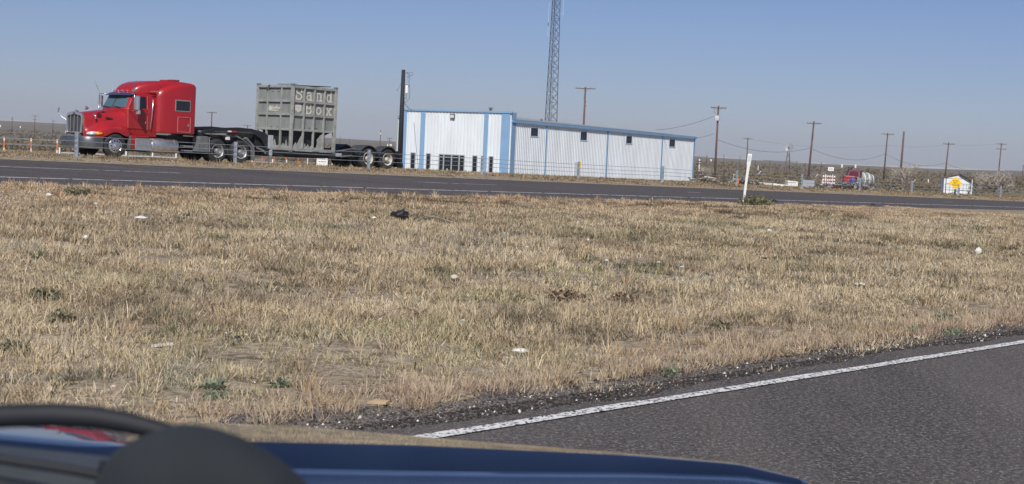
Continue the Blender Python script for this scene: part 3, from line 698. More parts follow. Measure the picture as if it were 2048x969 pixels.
    for x, k in ((0, 'front'), (-5.17, 'drive'), (-6.44, 'drive')):
        MB().cyl((x, -.9, .52), (x, .9, .52), .09).build('axle', BLK, T)
        for sgn in (1, -1):
            wheel(T, x, sgn * 1.01, sgn, k)
            if k == 'drive': wheel(T, x, sgn * .69, sgn, 'inner')
    return T
semi_truck()

def trailer():
    T = vehicle_empty('trailer', -8, 'dark gooseneck trailer chassis coupled behind the red truck', 'trailer')
    sh = Vector((8, 0, 0))
    def loc(b, name, m, par=T, **k):
        b.v = [tuple(Vector(p) + sh) for p in b.v]; return b.build(name, m, par, **k)
    top = [(-4.4, 1.36), (-4.9, 1.48), (-5.45, 1.56), (-6.3, 1.62), (-7.0, 1.60), (-7.4, 1.53), (-7.75, 1.48), (-8.0, 1.30), (-8.15, 1.0), (-8.2, .70)]
    bot = [(-8.2, .40), (-7.95, .42), (-7.8, .86), (-7.55, 1.18), (-7.2, 1.34), (-6.4, 1.36), (-5.4, 1.32), (-4.9, 1.28), (-4.4, 1.27)]
    for sgn in (1, -1):
        loc(MB().prism(top + bot, lambda x, z: (x, sgn * .98, z), lambda x, z: (x, sgn * 1.10, z)), 'gooseneck_beam', BLK)
        loc(MB().prism([(-5.0, 1.40), (-6.0, 1.46), (-7.1, 1.46), (-7.1, 1.38), (-6.0, 1.36), (-5.0, 1.34)], lambda x, z: (x, sgn * 1.105, z), lambda x, z: (x, sgn * 1.13, z)), 'side_rail', DGR)
        loc(MB().box((-6.05, sgn * 1.14, 1.42), (.26, .012, .06)), 'red_reflector', REDL)
        loc(MB().box((-5.78, sgn * 1.14, 1.42), (.2, .012, .06)), 'white_reflector', WHT)
        # lower main beam
        loc(MB().prism([(-8.0, .62), (-8.0, .40), (-9.0, .36), (-12.4, .42), (-12.9, .55), (-15.9, .62), (-15.9, .80), (-12.9, .80), (-12.2, .66)], lambda x, z: (x, sgn * .42, z), lambda x, z: (x, sgn * .56, z)), 'main_beam', BLK)
        loc(MB().box((-10.3, sgn * 1.13, .60), (4.2, .08, .16)), 'deck_rail', BLK)
        # landing gear
        lg = MB().box((-8.05, sgn * 1.18, 1.05), (.20, .14, .62)).box((-8.08, sgn * 1.18, .66), (.13, .10, .42))
        lg.add([(-8.15, sgn * 1.13, .46), (-8.0, sgn * 1.13, .46), (-8.0, sgn * 1.23, .46), (-8.15, sgn * 1.23, .46), (-8.1, sgn * 1.18, .30)], [(0, 1, 2, 3), (0, 4, 1), (1, 4, 2), (2, 4, 3), (3, 4, 0)])
        loc(lg, 'landing_leg', mat('pale_grey_leg', (.48, .51, .54), .5, .3, .1, 6), bevel=.01)
        loc(MB().tube([(-7.4, sgn * 1.0, .75), (-7.75, sgn * 1.1, .62), (-7.85, sgn * 1.12, .50)], .045, 6), 'support_strut', MGR)
        # suspension box, diagonal arms, fenders
        loc(MB().bar((-12.0, sgn * 1.16, .78), (-13.2, sgn * 1.16, .98), .06, .05).bar((-12.3, sgn * 1.16, .52), (-12.95, sgn * 1.16, .62), .06, .05), 'fender_brace', MGR)
        loc(MB().box((-12.15, sgn * 1.15, .62), (.36, .10, .16)), 'tool_box', mat('pale_grey_leg', (.48, .51, .54)))
        for xa in (-14.08, -15.36):
            arc = []
            for r in (.60, .645):
                seq = [(xa + r * math.cos(a), .52 + r * math.sin(a)) for a in [math.radians(v) for v in range(12, 150, 12)]]
                arc += seq if r < .62 else seq[::-1]
            tail = .5
            loc(MB().prism(arc, lambda x, z: (x, sgn * .58, z), lambda x, z: (x, sgn * 1.20, z)), 'fender', DGR, auto=40)
            loc(MB().box((xa + .62, sgn * .98, .78), (.46, .42, .20)), 'air_tank', BLK, bevel=.03)
        loc(MB().prism([(-16.0, .95), (-16.15, .92), (-16.42, .14), (-16.28, .14)], lambda x, z: (x, sgn * .55, z), lambda x, z: (x, sgn * 1.2, z)), 'mud_flap', BLK)
    fl = MB()
    for x in (-4.9, -5.6, -6.3, -7.0): fl.box((x, 0, 1.42), (.12, 2.0, .10))
    fl.box((-5.8, 0, 1.36), (2.2, .9, .04))
    loc(fl, 'neck_crossmember', BLK)
    pn = [(-7.3, 1.40), (-7.72, 1.34), (-7.95, 1.10), (-8.02, .62), (-7.7, .60), (-7.35, .9)]
    loc(MB().prism(pn, lambda x, z: (x, -.95, z), lambda x, z: (x, .95, z)), 'neck_panel', BLK)
    cm = MB()
    for x in (-8.4, -9.3, -10.2, -11.1, -12.0, -13.2, -14.7, -15.9): cm.box((x, 0, .58), (.10, 2.2, .10))
    loc(cm, 'crossmember', BLK)
    loc(MB().box((-16.0, 0, .74), (.12, 2.2, .18)), 'rear_bumper', BLK)
    loc(MB().box((-12.6, 0, .86), (.5, .9, .12)), 'twistlock_beam', BLK)
    for x in (-14.08, -15.36):
        loc(MB().cyl((x, -.9, .52), (x, .9, .52), .08), 'axle', BLK)
        for sgn in (1, -1):
            wheel(T, x + 8, sgn * 1.01, sgn, 'trailer'); wheel(T, x + 8, sgn * .69, sgn, 'inner')
    return T
trailer()

# ------------------------------------------------------------------ lettering
def strokes(mb, polys, org, ux, uz, nrm, th, depth=.006):
    """flat bars along strokes; a tiny rise per bar keeps faces apart"""
    k = 0
    for pl in polys:
        for a, b in zip(pl[:-1], pl[1:]):
            A = org + ux * a[0] + uz * a[1]; B = org + ux * b[0] + uz * b[1]; d = (B - A)
            if d.length < 1e-6: continue
            dn = d.normalized(); sd_ = dn.cross(nrm) * (th / 2); e = dn * th * .28; h = depth + k * .0005; k += 1
            vs = [A - e - sd_, A - e + sd_, B + e + sd_, B + e - sd_]; vs += [p + nrm * h for p in vs]
            mb.add(vs, [(0, 1, 2, 3), (4, 7, 6, 5), (0, 4, 5, 1), (1, 5, 6, 2), (2, 6, 7, 3), (3, 7, 4, 0)])
def arc_pts(cx, cy, rx, ry, a0, a1, n=10):
    return [(cx + rx * math.cos(math.radians(a0 + (a1 - a0) * i / n)), cy + ry * math.sin(math.radians(a0 + (a1 - a0) * i / n))) for i in range(n + 1)]
GLY = {
 'S': [arc_pts(.5, .74, .34, .22, 20, 270, 10)[:-1] + arc_pts(.5, .27, .36, .24, 90, -160, 10), [(.84, .62), (.84, .98)], [(.15, .02), (.15, .36)]],
 'a': [arc_pts(.46, .24, .27, .20, 0, 360, 12), [(.73, .03), (.73, .50)] + arc_pts(.48, .52, .25, .14, 20, 160, 6), [(.73, .04), (.90, .04)]],
 'n': [[(.22, .03), (.22, .64)], [(.22, .46)] + arc_pts(.47, .45, .25, .20, 140, 0, 7) + [(.72, .03)], [(.08, .04), (.37, .04)], [(.58, .04), (.90, .04)], [(.08, .63), (.22, .63)]],
 'd': [arc_pts(.44, .32, .27, .29, 0, 360, 12), [(.72, .03), (.72, .97)], [(.72, .04), (.90, .04)], [(.55, .96), (.72, .96)]],
 'B': [[(.25, .03), (.25, .97)], [(.10, .96), (.55, .96)] + arc_pts(.55, .74, .23, .22, 80, -90, 7) + [(.25, .52)], [(.55, .52)] + arc_pts(.58, .27, .26, .24, 85, -90, 7) + [(.10, .03)]],
 'o': [arc_pts(.48, .33, .30, .30, 0, 360, 14)],
 'x': [[(.20, .04), (.76, .64)], [(.76, .04), (.20, .64)], [(.06, .04), (.36, .04)], [(.60, .04), (.92, .04)], [(.08, .64), (.36, .64)], [(.60, .64), (.90, .64)]],
}
def text_mesh(name, txt, size, m, parent, loc_, ux, uz, depth=.004, align='CENTER', offset=0.):
    cu = bpy.data.curves.new(name, 'FONT'); cu.body = txt; cu.size = size; cu.extrude = depth; cu.align_x = align; cu.align_y = 'CENTER'; cu.offset = offset
    t = bpy.data.objects.new(name, cu); COL.objects.link(t); bpy.context.view_layer.update()
    me = bpy.data.meshes.new_from_object(t.evaluated_get(bpy.context.evaluated_depsgraph_get())); bpy.data.objects.remove(t)
    me.materials.clear(); me.materials.append(m)
    ux = Vector(ux).normalized(); uz = Vector(uz).normalized(); nn = ux.cross(uz)
    M = Matrix(((ux.x, uz.x, nn.x, loc_[0]), (ux.y, uz.y, nn.y, loc_[1]), (ux.z, uz.z, nn.z, loc_[2]), (0, 0, 0, 1)))
    me.transform(M); o = bpy.data.objects.new(name, me); COL.objects.link(o)
    if parent is not None: o.parent = parent
    return o

def sand_container():
    X0, X1, Y1, ZB, ZT = -9.17, -11.90, 1.37, .70, 3.74
    T = vehicle_empty('sand_container', (X0 + X1) / 2, 'grey steel sand container with pale lettering standing on the dark trailer', 'container')
    T.location += Vector((PX, PY, 0)) * .15; L = X0 - X1; hx = L / 2; H = ZT - ZB
    fr = MB()
    for sx in (1, -1):
        for sy in (1, -1): fr.box((sx * (hx - .07), sy * (Y1 - .07), ZB + H / 2), (.14, .14, H))
    for sy in (1, -1):
        for z in (ZB + .07, ZT - .06): fr.box((0, sy * (Y1 - .065), z), (L - .28, .11, .12))
    for sx in (1, -1):
        for z in (ZB + .07, ZT - .06): fr.box((sx * (hx - .065), 0, z), (.11, 2 * Y1 - .28, .12))
    fr.build('frame', BOXR, T, bevel=.012)
    zp = ZB + .98     # panels start above the open base
    rows = [zp, zp + .70, zp + 1.32, ZT - .12]
    for sy, nm in ((1, 'side_panel'), (-1, 'side_panel')):
        p = MB().box((0, sy * (Y1 - .11), (zp + ZT - .12) / 2), (L - .28, .03, ZT - .12 - zp)).build(nm, BOXG, T)
        r = MB()
        for i in range(1, 4): r.box((-hx + .14 + (L - .28) * i / 4, sy * (Y1 - .055), (ZB + .14 + ZT - .12) / 2), (.085, .09, ZT - .12 - ZB - .14))
        for z in rows[:3]:
            for i in range(4):
                w4 = (L - .28) / 4; r.box((-hx + .14 + w4 * (i + .5), sy * (Y1 - .058), z), (w4 - .09, .084, .095))
        r.build('side_ribs', BOXR, T, bevel=.008)
    for sx in (1, -1):
        MB().box((sx * (hx - .11), 0, (zp + ZT - .12) / 2), (.03, 2 * Y1 - .28, ZT - .12 - zp)).build('end_panel', BOXG, T)
        r = MB(); ys = [-Y1 + .14, -.52, .52, Y1 - .14]
        for y in (-.52, .52): r.box((sx * (hx - .055), y, (ZB + .14 + ZT - .12) / 2), (.09, .085, ZT - .12 - ZB - .14))
        for z in rows[:3]:
            for a, b in zip(ys[:-1], ys[1:]): r.box((sx * (hx - .058), (a + b) / 2, z), (.084, abs(b - a) - .09, .095))
        r.build('end_ribs', BOXR, T, bevel=.008)
    # discharge hopper in the open base
    hp = []
    for z, f in ((zp, .98), (ZB + .22, .22)):
        hp.append([Vector((sx * (hx - .13) * f, sy * (Y1 - .13) * f, z)) for sx, sy in ((1, 1), (-1, 1), (-1, -1), (1, -1))])
    MB().rings(hp).build('hopper', BLK, T)
    w4 = (L - .28) / 4
    bk = MB(); bk.box((hx - .14 - w4 * 1.5, Y1 - .27, (zp + ZB + .13) / 2), (w4 * 3 - .05, .02, zp - ZB - .13)).box((hx - .27, -.02, (zp + ZB + .13) / 2), (.02, 2 * Y1 - .62, zp - ZB - .13))  # black sheets stand in for the shade inside the open base bays
    bk.build('base_shade_backing', BLK, T)
    gs = MB(); rng = random.Random(3); w4 = (L - .28) / 4
    for sy in (1,):
        for i, pl in enumerate(([(-.45, 0), (-.1, .34), (.02, .2), (.3, .62), (.45, .78), (.45, 0)], [(-.45, 0), (-.42, .22), (-.34, .05), (-.2, .3), (-.12, .06), (.1, .26), (.2, .08), (.45, .2), (.45, 0)], [(-.45, 0), (-.45, .30), (-.3, .1), (-.1, .05), (0, .35), (-.05, .55), (.4, .92), (.45, .9), (.45, 0)])):
            cx = hx - .14 - w4 * (i + .5)
            gs.prism(pl, lambda x, z: (cx - x * w4, sy * (Y1 - .11), ZB + .13 + z * .78), lambda x, z: (cx - x * w4, sy * (Y1 - .08), ZB + .13 + z * .78))
    for k, (ya, yb) in enumerate(((Y1 - .14, .56), (.48, -.48))):
        pl = [(0, 0), (.1, .18), (.3, .10), (.45, .55), (.6, .12), (.8, .30), (1, .1), (1, 0)]
        gs.prism(pl, lambda x, z: (hx - .11, ya + (yb - ya) * x, ZB + .13 + z * .7), lambda x, z: (hx - .08, ya + (yb - ya) * x, ZB + .13 + z * .7))
    gs.build('gusset_plates', BOXR, T)
    bs = MB().box((.55, Y1 - .02, ZB + .06), (1.0, .05, .14)).box((-.75, Y1 - .02, ZB + .05), (.7, .05, .12)).box((0, 0, ZB - .04), (L - .2, 2 * Y1 - .2, .08)).build('base_skid', BOXR, T)
    # lid, hinges and corner castings
    MB().box((-.35, .18, ZT + .07), (1.9, 1.5, .035), Matrix.Rotation(.035, 3, 'Y')).build('lid', DGR, T)
    cc = MB()
    for sx in (1, -1):
        for sy in (1, -1): cc.box((sx * (hx - .075), sy * (Y1 - .075), ZT + .03), (.16, .16, .10)); cc.box((sx * (hx - .075), sy * (Y1 - .075), ZB - .01), (.16, .16, .10))
    cc.build('corner_casting', MGR, T, bevel=.01)
    MB().tube([(hx + .02, -.35, ZT + .02), (hx + .06, -.42, ZT - .12), (hx + .05, -.5, ZT - .26)], .018, 6).tube([(.6, Y1 - .3, ZT + .02), (.9, Y1 - .5, ZT + .07), (1.2, 0, ZT + .05)], .015, 6).build('lid_chain', BLK, T)
    dots = MB()
    for i, z, dx in ((1, rows[2] + .42, .12), (2, rows[2] + .40, -.1), (1, rows[1] + .36, .1), (2, rows[1] + .38, -.1), (1, rows[0] + .12, .1), (2, rows[0] + .12, -.1)):
        cx = hx - .14 - w4 * (i + .5); dots.box((cx - dx, Y1 - .092, z), (.09, .012, .03))
    for z in (rows[2] + .44, rows[1] + .36, rows[0] + .10):
        for y in (-.22, .22): dots.box((hx - .092, y, z), (.012, .10, .03))
    dots.build('weep_slots', BLK, T)
    # letters in the panel bays, side facing the viewer (reads left to right as x decreases)
    ux = Vector((-1, 0, 0)); uz = Vector((0, 0, 1)); nn = Vector((0, 1, 0))
    uz = Vector((0, 0, 1))
    for row, chars in ((2, 'Sand'), (1, ' Box')):
        for i, ch in enumerate(chars):
            if ch == ' ': continue
            cx = hx - .14 - w4 * i - .5 * w4 + .21; hgt = .56 if row == 2 else .50
            sc = .44
            polys = [[(x * sc, z * hgt) for x, z in pl] for pl in GLY[ch]]
            lt = MB(); strokes(lt, polys, Vector((cx, Y1 - .094, rows[row] + .085)), ux, uz, nn, .072)
            lt.build('letter', PALE, T)
    hx_ = MB(); cx = hx - .14 - w4 * .5; cz = rows[1] + .33
    hx_.prism([(.21 * math.sin(math.radians(a)), .235 * math.cos(math.radians(a))) for a in range(0, 360, 60)], lambda x, z: (cx + x, Y1 - .094, cz + z), lambda x, z: (cx + x, Y1 - .084, cz + z)).build('hexagon_mark', PALE, T)
    # small logo on the end panel facing forward
    MB().prism([(.115 * math.sin(math.radians(a)), .14 * math.cos(math.radians(a))) for a in range(0, 360, 60)], lambda y, z: (hx - .094, -.36 + y, rows[1] + .27 + z), lambda y, z: (hx - .084, -.36 + y, rows[1] + .27 + z)).build('hexagon_mark', PALE, T)
    text_mesh('lettering', 'SandBox', .20, PALE, T, (hx - .088, .10, rows[1] + .31), (0, 1, 0), (0, 0, 1), .005, offset=.006)
    text_mesh('lettering', 'LOGISTICS', .11, PALE, T, (hx - .088, .02, rows[1] + .17), (0, 1, 0), (0, 0, 1), .005, offset=.004)
    # pale marks running down the corner posts
    mk = MB(); rng = random.Random(7)
    for x0, zz in ((hx - .07, ZT - .2), (-hx + .07, ZT - .25)):
        z = zz
        while z > ZT - 1.75:
            h = rng.choice((.05, .08, .10)); pl = rng.choice(([(-.03, 0), (.03, 0), (.03, -h), (-.03, -h)], [(-.03, 0), (.03, -h)], [(0, 0), (0, -h)], [(-.03, 0), (-.03, -h), (.03, -h)], [(.03, 0), (-.03, 0), (-.03, -h * .5), (.03, -h)]))
            strokes(mk, [pl], Vector((x0, Y1 + .001, z)), Vector((-1, 0, 0)), uz, nn, .018, .003); z -= h + .045
    mk.build('post_marks', PALE, T)
    return T
sand_container()

# ------------------------------------------------------------------ cable barrier
def cable_barrier():
    x0, y0 = xy(24.7, 42.0)
    B = empty('cable_barrier', (x0, y0, gz(x0, y0)), label='galvanised cable barrier running along the far side of the highway', cat='barrier')
    inv = Vector((x0, y0, gz(x0, y0)))
    pos = []
    s = 24.7 - 6.25 * 5
    while s < 170:
        x, y = xy(s, 42.0); pos.append((s, Vector((x, y, gz(x, y))) - inv)); s += 6.25
    rng = random.Random(2); dvec = Vector((DX, DY, 0)); pvec = Vector((PX, PY, 0))
    rz = Matrix.Rotation(-AZ, 3, 'Z')
    for k, (s, p) in enumerate(pos):
        hgt = .80 + rng.uniform(-.02, .02); lean = Vector((rng.uniform(-.015, .015), rng.uniform(-.015, .015), 0))
        m = MB()
        # C-section: web and two flanges, sleeve round the foot
        for off, sz in (((-.038, 0), (.010, .085)), ((0, -.042), (.075, .010)), ((0, .042), (.075, .010))):
            c = pvec * off[0] + dvec * off[1]
            m.box(p + c + lean + Vector((0, 0, hgt / 2 - .1)), (sz[0] if True else 0, sz[1], hgt + .2), Matrix.Rotation(-AZ + math.pi / 2, 3, 'Z'))
        m.box(p + Vector((0, 0, -.02)), (.22, .22, .10), rz)
        po = m.build('post', STEEL, B)
        if k in (9, 15): MB().box(p + pvec * -.07 + Vector((0, 0, hgt - .14)), (.02, .11, .26), Matrix.Rotation(-AZ + math.pi / 2, 3, 'Z')).build('reflector', YEL, po)
    for z in (.34, .51, .68, .75)[:3]:
        pts = []
        for (s, p), (s2, p2) in zip(pos[:-1], pos[1:]):
            pts.append(p + Vector((0, 0, z)) + pvec * -.06); pts.append((p + p2) / 2 + Vector((0, 0, z - .008)) + pvec * -.06)
        pts.append(pos[-1][1] + Vector((0, 0, z)) + pvec * -.06)
        MB().tube(pts, .0095, 5).build('cable', STEEL, B, smooth=True)
cable_barrier()

# ------------------------------------------------------------------ metal building
def building():
    C0 = at(1020.5, 300, 176); E0 = at(1386, 322, 214); L0 = at(803.5, 282, 180); C0.z = -1.55; E0.z = -2.2; L0.z = -1.8
    T = empty('metal_building', C0, label='white ribbed metal building with light blue trim and small dark windows', cat='building')
    def Lc(p): return Vector(p) - C0
    c, e, l = Vector((0, 0, 0)), Lc(E0), Lc(L0)
    zc, ze, zpl, zpr = 4.86 + 1.55, 4.30 + 1.55, 5.78 + 1.55, 5.92 + 1.55    # heights over C0
    back = (l - c)
    def wall(name, a, b, za, zb, pitch, dep, n_out, holes=(), z0=-1.6, m=WALL):
        """ribbed wall a->b; rectangular openings (u0,u1,zlo,zhi) are left open"""
        d = b - a; d.z = 0; Ln = d.length; d.normalize(); mb = MB()
        prof = [(0, 0), (pitch * .45, 0), (pitch * .60, dep), (pitch * .85, dep)]
        us = []; u = 0
        while u < Ln:
            for pu, pd in prof:
                if u + pu < Ln: us.append((u + pu, pd))
            u += pitch
        us.append((Ln, 0))
        def top(u): return za + (zb - za) * u / Ln
        for (u0, d0), (u1, d1) in zip(us[:-1], us[1:]):
            um = (u0 + u1) / 2; spans = [(z0, None)]
            for h in holes:
                if h[0] < um < h[1]: spans = [(z0, h[2]), (h[3], None)]
            for lo, hi in spans:
                if hi is not None and hi <= lo + .01: continue
                A = a + d * u0 + n_out * d0; B = a + d * u1 + n_out * d1
                mb.add([(A.x, A.y, lo), (B.x, B.y, lo), (B.x, B.y, top(u1) if hi is None else hi), (A.x, A.y, top(u0) if hi is None else hi)], [(0, 1, 2, 3)])
        return mb.build(name, m, T)
    dw = Vector((e.x, e.y, 0)).normalized(); nw = Vector((dw.y, -dw.x, 0)); Lw = Vector((e.x, e.y, 0)).length
    df = Vector((l.x, l.y, 0)).normalized(); nf = Vector((-df.y, df.x, 0)); Lf = Vector((l.x, l.y, 0)).length
    if nf.y > 0: nf = -nf
    def upx(px, a, d):     # distance along wall a+d*u where it crosses pixel column (taken near mid height)
        A = a + C0; best = 0; bu = 0
        lo, hi = 0, 60
        for i in range(1200):
            u = i * .05; P_ = A + d * u; v = Vector((P_.x, P_.y, 0)); q = CX + FPX * (v.dot(CR) + (2.5 - EYE) * CR.z) / (v.dot(CF) + (2.5 - EYE) * CF.z)
            if i == 0 or abs(q - px) < best: best = abs(q - px); bu = u
        return bu
    def zpx(px, py, a, d): u = upx(px, a, d); P_ = a + C0 + d * u; return at(px, py, P_.y).z - C0.z
    wins = []
    for px0, px1, py0, py1 in ((1060.5, 1074.5, 255, 273), (1160, 1172.5, 263, 281), (1251.5, 1262.5, 271.5, 287.5), (1338, 1348.5, 278.5, 294)):
        wins.append((upx(px0 - .8, c, dw), upx(px1 + .8, c, dw), zpx(px0, py1, c, dw), zpx(px0, py0, c, dw)))
    u0 = upx(1149, c, dw); u1 = upx(1158, c, dw); zt_ = zpx(1150, 324, c, dw)
    c_w = c + dw * .05
    holes = [(a, b, z0, z1) for a, b, z0, z1 in wins]
    wall('side_wall', c, Vector((e.x, e.y, 0)), zc, ze, .38, .06, nw, holes)
    for i, (a, b, z0, z1) in enumerate(wins):
        f = MB()
        for A, B in (((a, z0), (b, z0)), ((b, z0), (b, z1)), ((b, z1), (a, z1)), ((a, z1), (a, z0))):
            f.bar(c + dw * A[0] + nw * .03 + Vector((0, 0, A[1])), c + dw * B[0] + nw * .03 + Vector((0, 0, B[1])), .10, .12)
        fo = f.build('window', mat('pale_blue_frame', (.42, .50, .60), .5), T)
        q = [c + dw * a - nw * .08 + Vector((0, 0, z0)), c + dw * b - nw * .08 + Vector((0, 0, z0)), c + dw * b - nw * .08 + Vector((0, 0, z1)), c + dw * a - nw * .08 + Vector((0, 0, z1))]
        MB().add(q + [p - nw * .03 for p in q], [(0, 1, 2, 3), (7, 6, 5, 4)]).build('pane', GLS, fo)
    dm = (u0 + u1) / 2
    dr = MB().box(c + dw * dm + nw * .055 + Vector((0, 0, (zt_ - .1) / 2)), (u1 - u0, .06, zt_ + .1), Matrix.Rotation(math.atan2(dw.y, dw.x), 3, 'Z')).build('side_door', WALL, T)
    MB().box(c + dw * (u1 - .15) + nw * .12 + Vector((0, 0, 1.0)), (.08, .08, .12)).build('door_handle', DGR, dr)
    # blue downpipes/pilasters on the wing
    for px in (1091, 1214, 1323):
        u = upx(px, c, dw); MB().box(c + dw * u + nw * .07 + Vector((0, 0, (zc + (ze - zc) * u / Lw) / 2 - .8)), (.22, .10, zc + (ze - zc) * u / Lw + 1.5), Matrix.Rotation(math.atan2(dw.y, dw.x), 3, 'Z')).build('blue_pilaster', BLU, T)
    MB().box(c + dw * Lw + nw * .03 + Vector((0, 0, ze / 2 - .85)), (.35, .16, ze + 1.6), Matrix.Rotation(math.atan2(dw.y, dw.x), 3, 'Z')).build('corner_trim', BLU, T)
    a0 = c + nw * .12 + Vector((0, 0, zc - .02)); a1 = c + dw * (Lw + .3) + nw * .12 + Vector((0, 0, ze - .02))
    MB().bar(a0 + Vector((0, 0, .05)), a1 + Vector((0, 0, .05)), .30, .36).build('eave_gutter', BLU, T)
    # roof of the wing
    bk = back.normalized(); w_ = 12.0
    rl = MB()
    n_ = 60
    r0 = c + nw * .2 + Vector((0, 0, zc + .24)); r1 = c + dw * (Lw + .2) + nw * .2 + Vector((0, 0, ze + .24))
    m0 = c - nw * 9 + Vector((0, 0, zc + 1.10)); m1 = c + dw * Lw - nw * 9 + Vector((0, 0, ze + .80))
    b0 = c - nw * 18 + Vector((0, 0, zc + .2)); b1 = c + dw * Lw - nw * 18 + Vector((0, 0, ze + .2))
    rl.add([r0, r1, m1, m0, b1, b0], [(0, 1, 2, 3), (3, 2, 4, 5)]); rl.add([p - Vector((0, 0, .06)) for p in (r0, r1, m1, m0, b1, b0)], [(3, 2, 1, 0), (5, 4, 2, 3)])
    rl.build('wing_roof', ROOF, T)
    e_ = Vector((e.x, e.y, 0)); eb = e_ - nw * 18; cb = c - nw * 18
    wall('end_wall', e_, eb, ze, ze, .305, .04, dw); wall('rear_wall', eb, cb, ze, zc, .305, .04, -nw)
    # front block
    lz = Vector((l.x, l.y, 0))
    fh = []
    for px0, px1, py0, py1 in ((823.5, 832.5, 306, 338), (854, 862.5, 307.5, 340), (879.5, 930.5, 309, 345), (947, 956.5, 312, 345), (979.5, 988.5, 313.5, 346.5)):
        fh.append((upx(px1, c, df), upx(px0, c, df), zpx(px0, py1, c, df) if py1 < 344 or px0 > 940 else -.4, zpx(px0, py0, c, df)))
    wall('front_wall', c, lz, zpr - .05, zpl - .05, .43, .06, nf, fh)
    RF = Matrix.Rotation(math.atan2(df.y, df.x), 3, 'Z')
    for i, (a, b, z0, z1) in enumerate(fh):
        fm = mat('grey_window_frame', (.38, .41, .45), .4, .3)
        f = MB(); t = .10
        for A, B in (((a, z0), (b, z0)), ((b, z0), (b, z1)), ((b, z1), (a, z1)), ((a, z1), (a, z0))):
            f.bar(c + df * A[0] + nf * .03 + Vector((0, 0, A[1])), c + df * B[0] + nf * .03 + Vector((0, 0, B[1])), t, .12)
        if i == 2:
            for k in (.2, .5, .81): f.bar(c + df * (a + (b - a) * k) + nf * .03 + Vector((0, 0, z0)), c + df * (a + (b - a) * k) + nf * .03 + Vector((0, 0, z1)), .16, .10)
            f.bar(c + df * a + nf * .03 + Vector((0, 0, z1 - .32)), c + df * b + nf * .03 + Vector((0, 0, z1 - .32)), .08, .10)
        fo = f.build('glass_entrance' if i == 2 else 'slit_window', fm, T)
        q = [c + df * a - nf * .06 + Vector((0, 0, z0)), c + df * b - nf * .06 + Vector((0, 0, z0)), c + df * b - nf * .06 + Vector((0, 0, z1)), c + df * a - nf * .06 + Vector((0, 0, z1))]
        MB().add(q + [p - nf * .03 for p in q], [(0, 1, 2, 3), (7, 6, 5, 4)]).build('pane', GLS, fo)
    for px0, px1 in ((1001.5, 1019), (967, 976), (840.5, 849.5), (801, 812.5)):
        a = max(0, upx(px1, c, df)); b = min(Lf, upx(px0, c, df)); zt = zpr + (zpl - zpr) * (a + b) / 2 / Lf
        MB().box(c + df * ((a + b) / 2) + nf * .06 + Vector((0, 0, zt / 2 - .85)), (b - a, .12, zt + 1.6), RF).build('blue_pilaster', BLU, T)
    MB().bar(c + nf * .09 + Vector((0, 0, zpr)) - df * .1, lz + nf * .09 + Vector((0, 0, zpl)) + df * .1, .26, .22).build('parapet_cap', BLU, T)
    # return of the front block beside the wing and its far sides
    rb = dw * 3.2
    MB().add([c + nw * .08 + Vector((0, 0, -1.6)), c + rb * .28 + nw * .08 + Vector((0, 0, -1.6)), c + rb * .28 + nw * .08 + Vector((0, 0, zpr)), c + nw * .08 + Vector((0, 0, zpr)),
              c - nw * .1 + Vector((0, 0, -1.6)), c + rb * .28 - nw * .1 + Vector((0, 0, -1.6)), c + rb * .28 - nw * .1 + Vector((0, 0, zpr)), c - nw * .1 + Vector((0, 0, zpr))],
             [(0, 1, 2, 3), (7, 6, 5, 4), (1, 5, 6, 2), (3, 2, 6, 7)]).build('corner_return', BLU, T)
    lb = lz + dw * 16
    wall('left_wall', lz, lb, zpl - .05, zc, .305, .04, df)
    MB().add([lz + Vector((0, 0, zpl - 1.2)), c - nw * .2 + Vector((0, 0, zpr - 1.35)), c - nw * .2 + dw * 14 + Vector((0, 0, zc - .3)), lb + Vector((0, 0, zc - .3))], [(0, 1, 2, 3)]).build('front_roof', ROOF, T)
    # roof vent on the front block
    up = upx(966, c, df); v0 = c + df * up - nf * 2.5
    MB().cyl(v0 + Vector((0, 0, zpr - .5)), v0 + Vector((0, 0, zpr + .42)), .16, n=10).lathe([(.34, 0), (.18, .18), (.001, .2)], v0 + Vector((0, 0, zpr + .42)), (0, 0, 1), 10).build('roof_vent', MGR, T)
    v0 = c + dw * upx(1145, c, dw) - nw * 5
    MB().cyl(v0 + Vector((0, 0, zc)), v0 + Vector((0, 0, zc + .75)), .10, n=8).lathe([(.25, 0), (.1, .15), (.001, .15)], v0 + Vector((0, 0, zc + .62)), (0, 0, 1), 8).build('roof_vent', MGR, T)
    # wall floodlight
    uf = upx(904, c, df); zf = zpx(904, 232.5, c, df)
    fl = MB().box(c + df * uf + nf * .22 + Vector((0, 0, zf)), (.60, .28, .55), RF).build('wall_light', mat('dark_bronze', (.12, .11, .10), .5), T, bevel=.05)
    MB().box(c + df * uf + nf * .37 + Vector((0, 0, zf - .05)), (.46, .04, .36), RF).build('lamp_glass', mat('frosted_lamp_glass', (.55, .57, .58), .3), fl)
    return T
building()

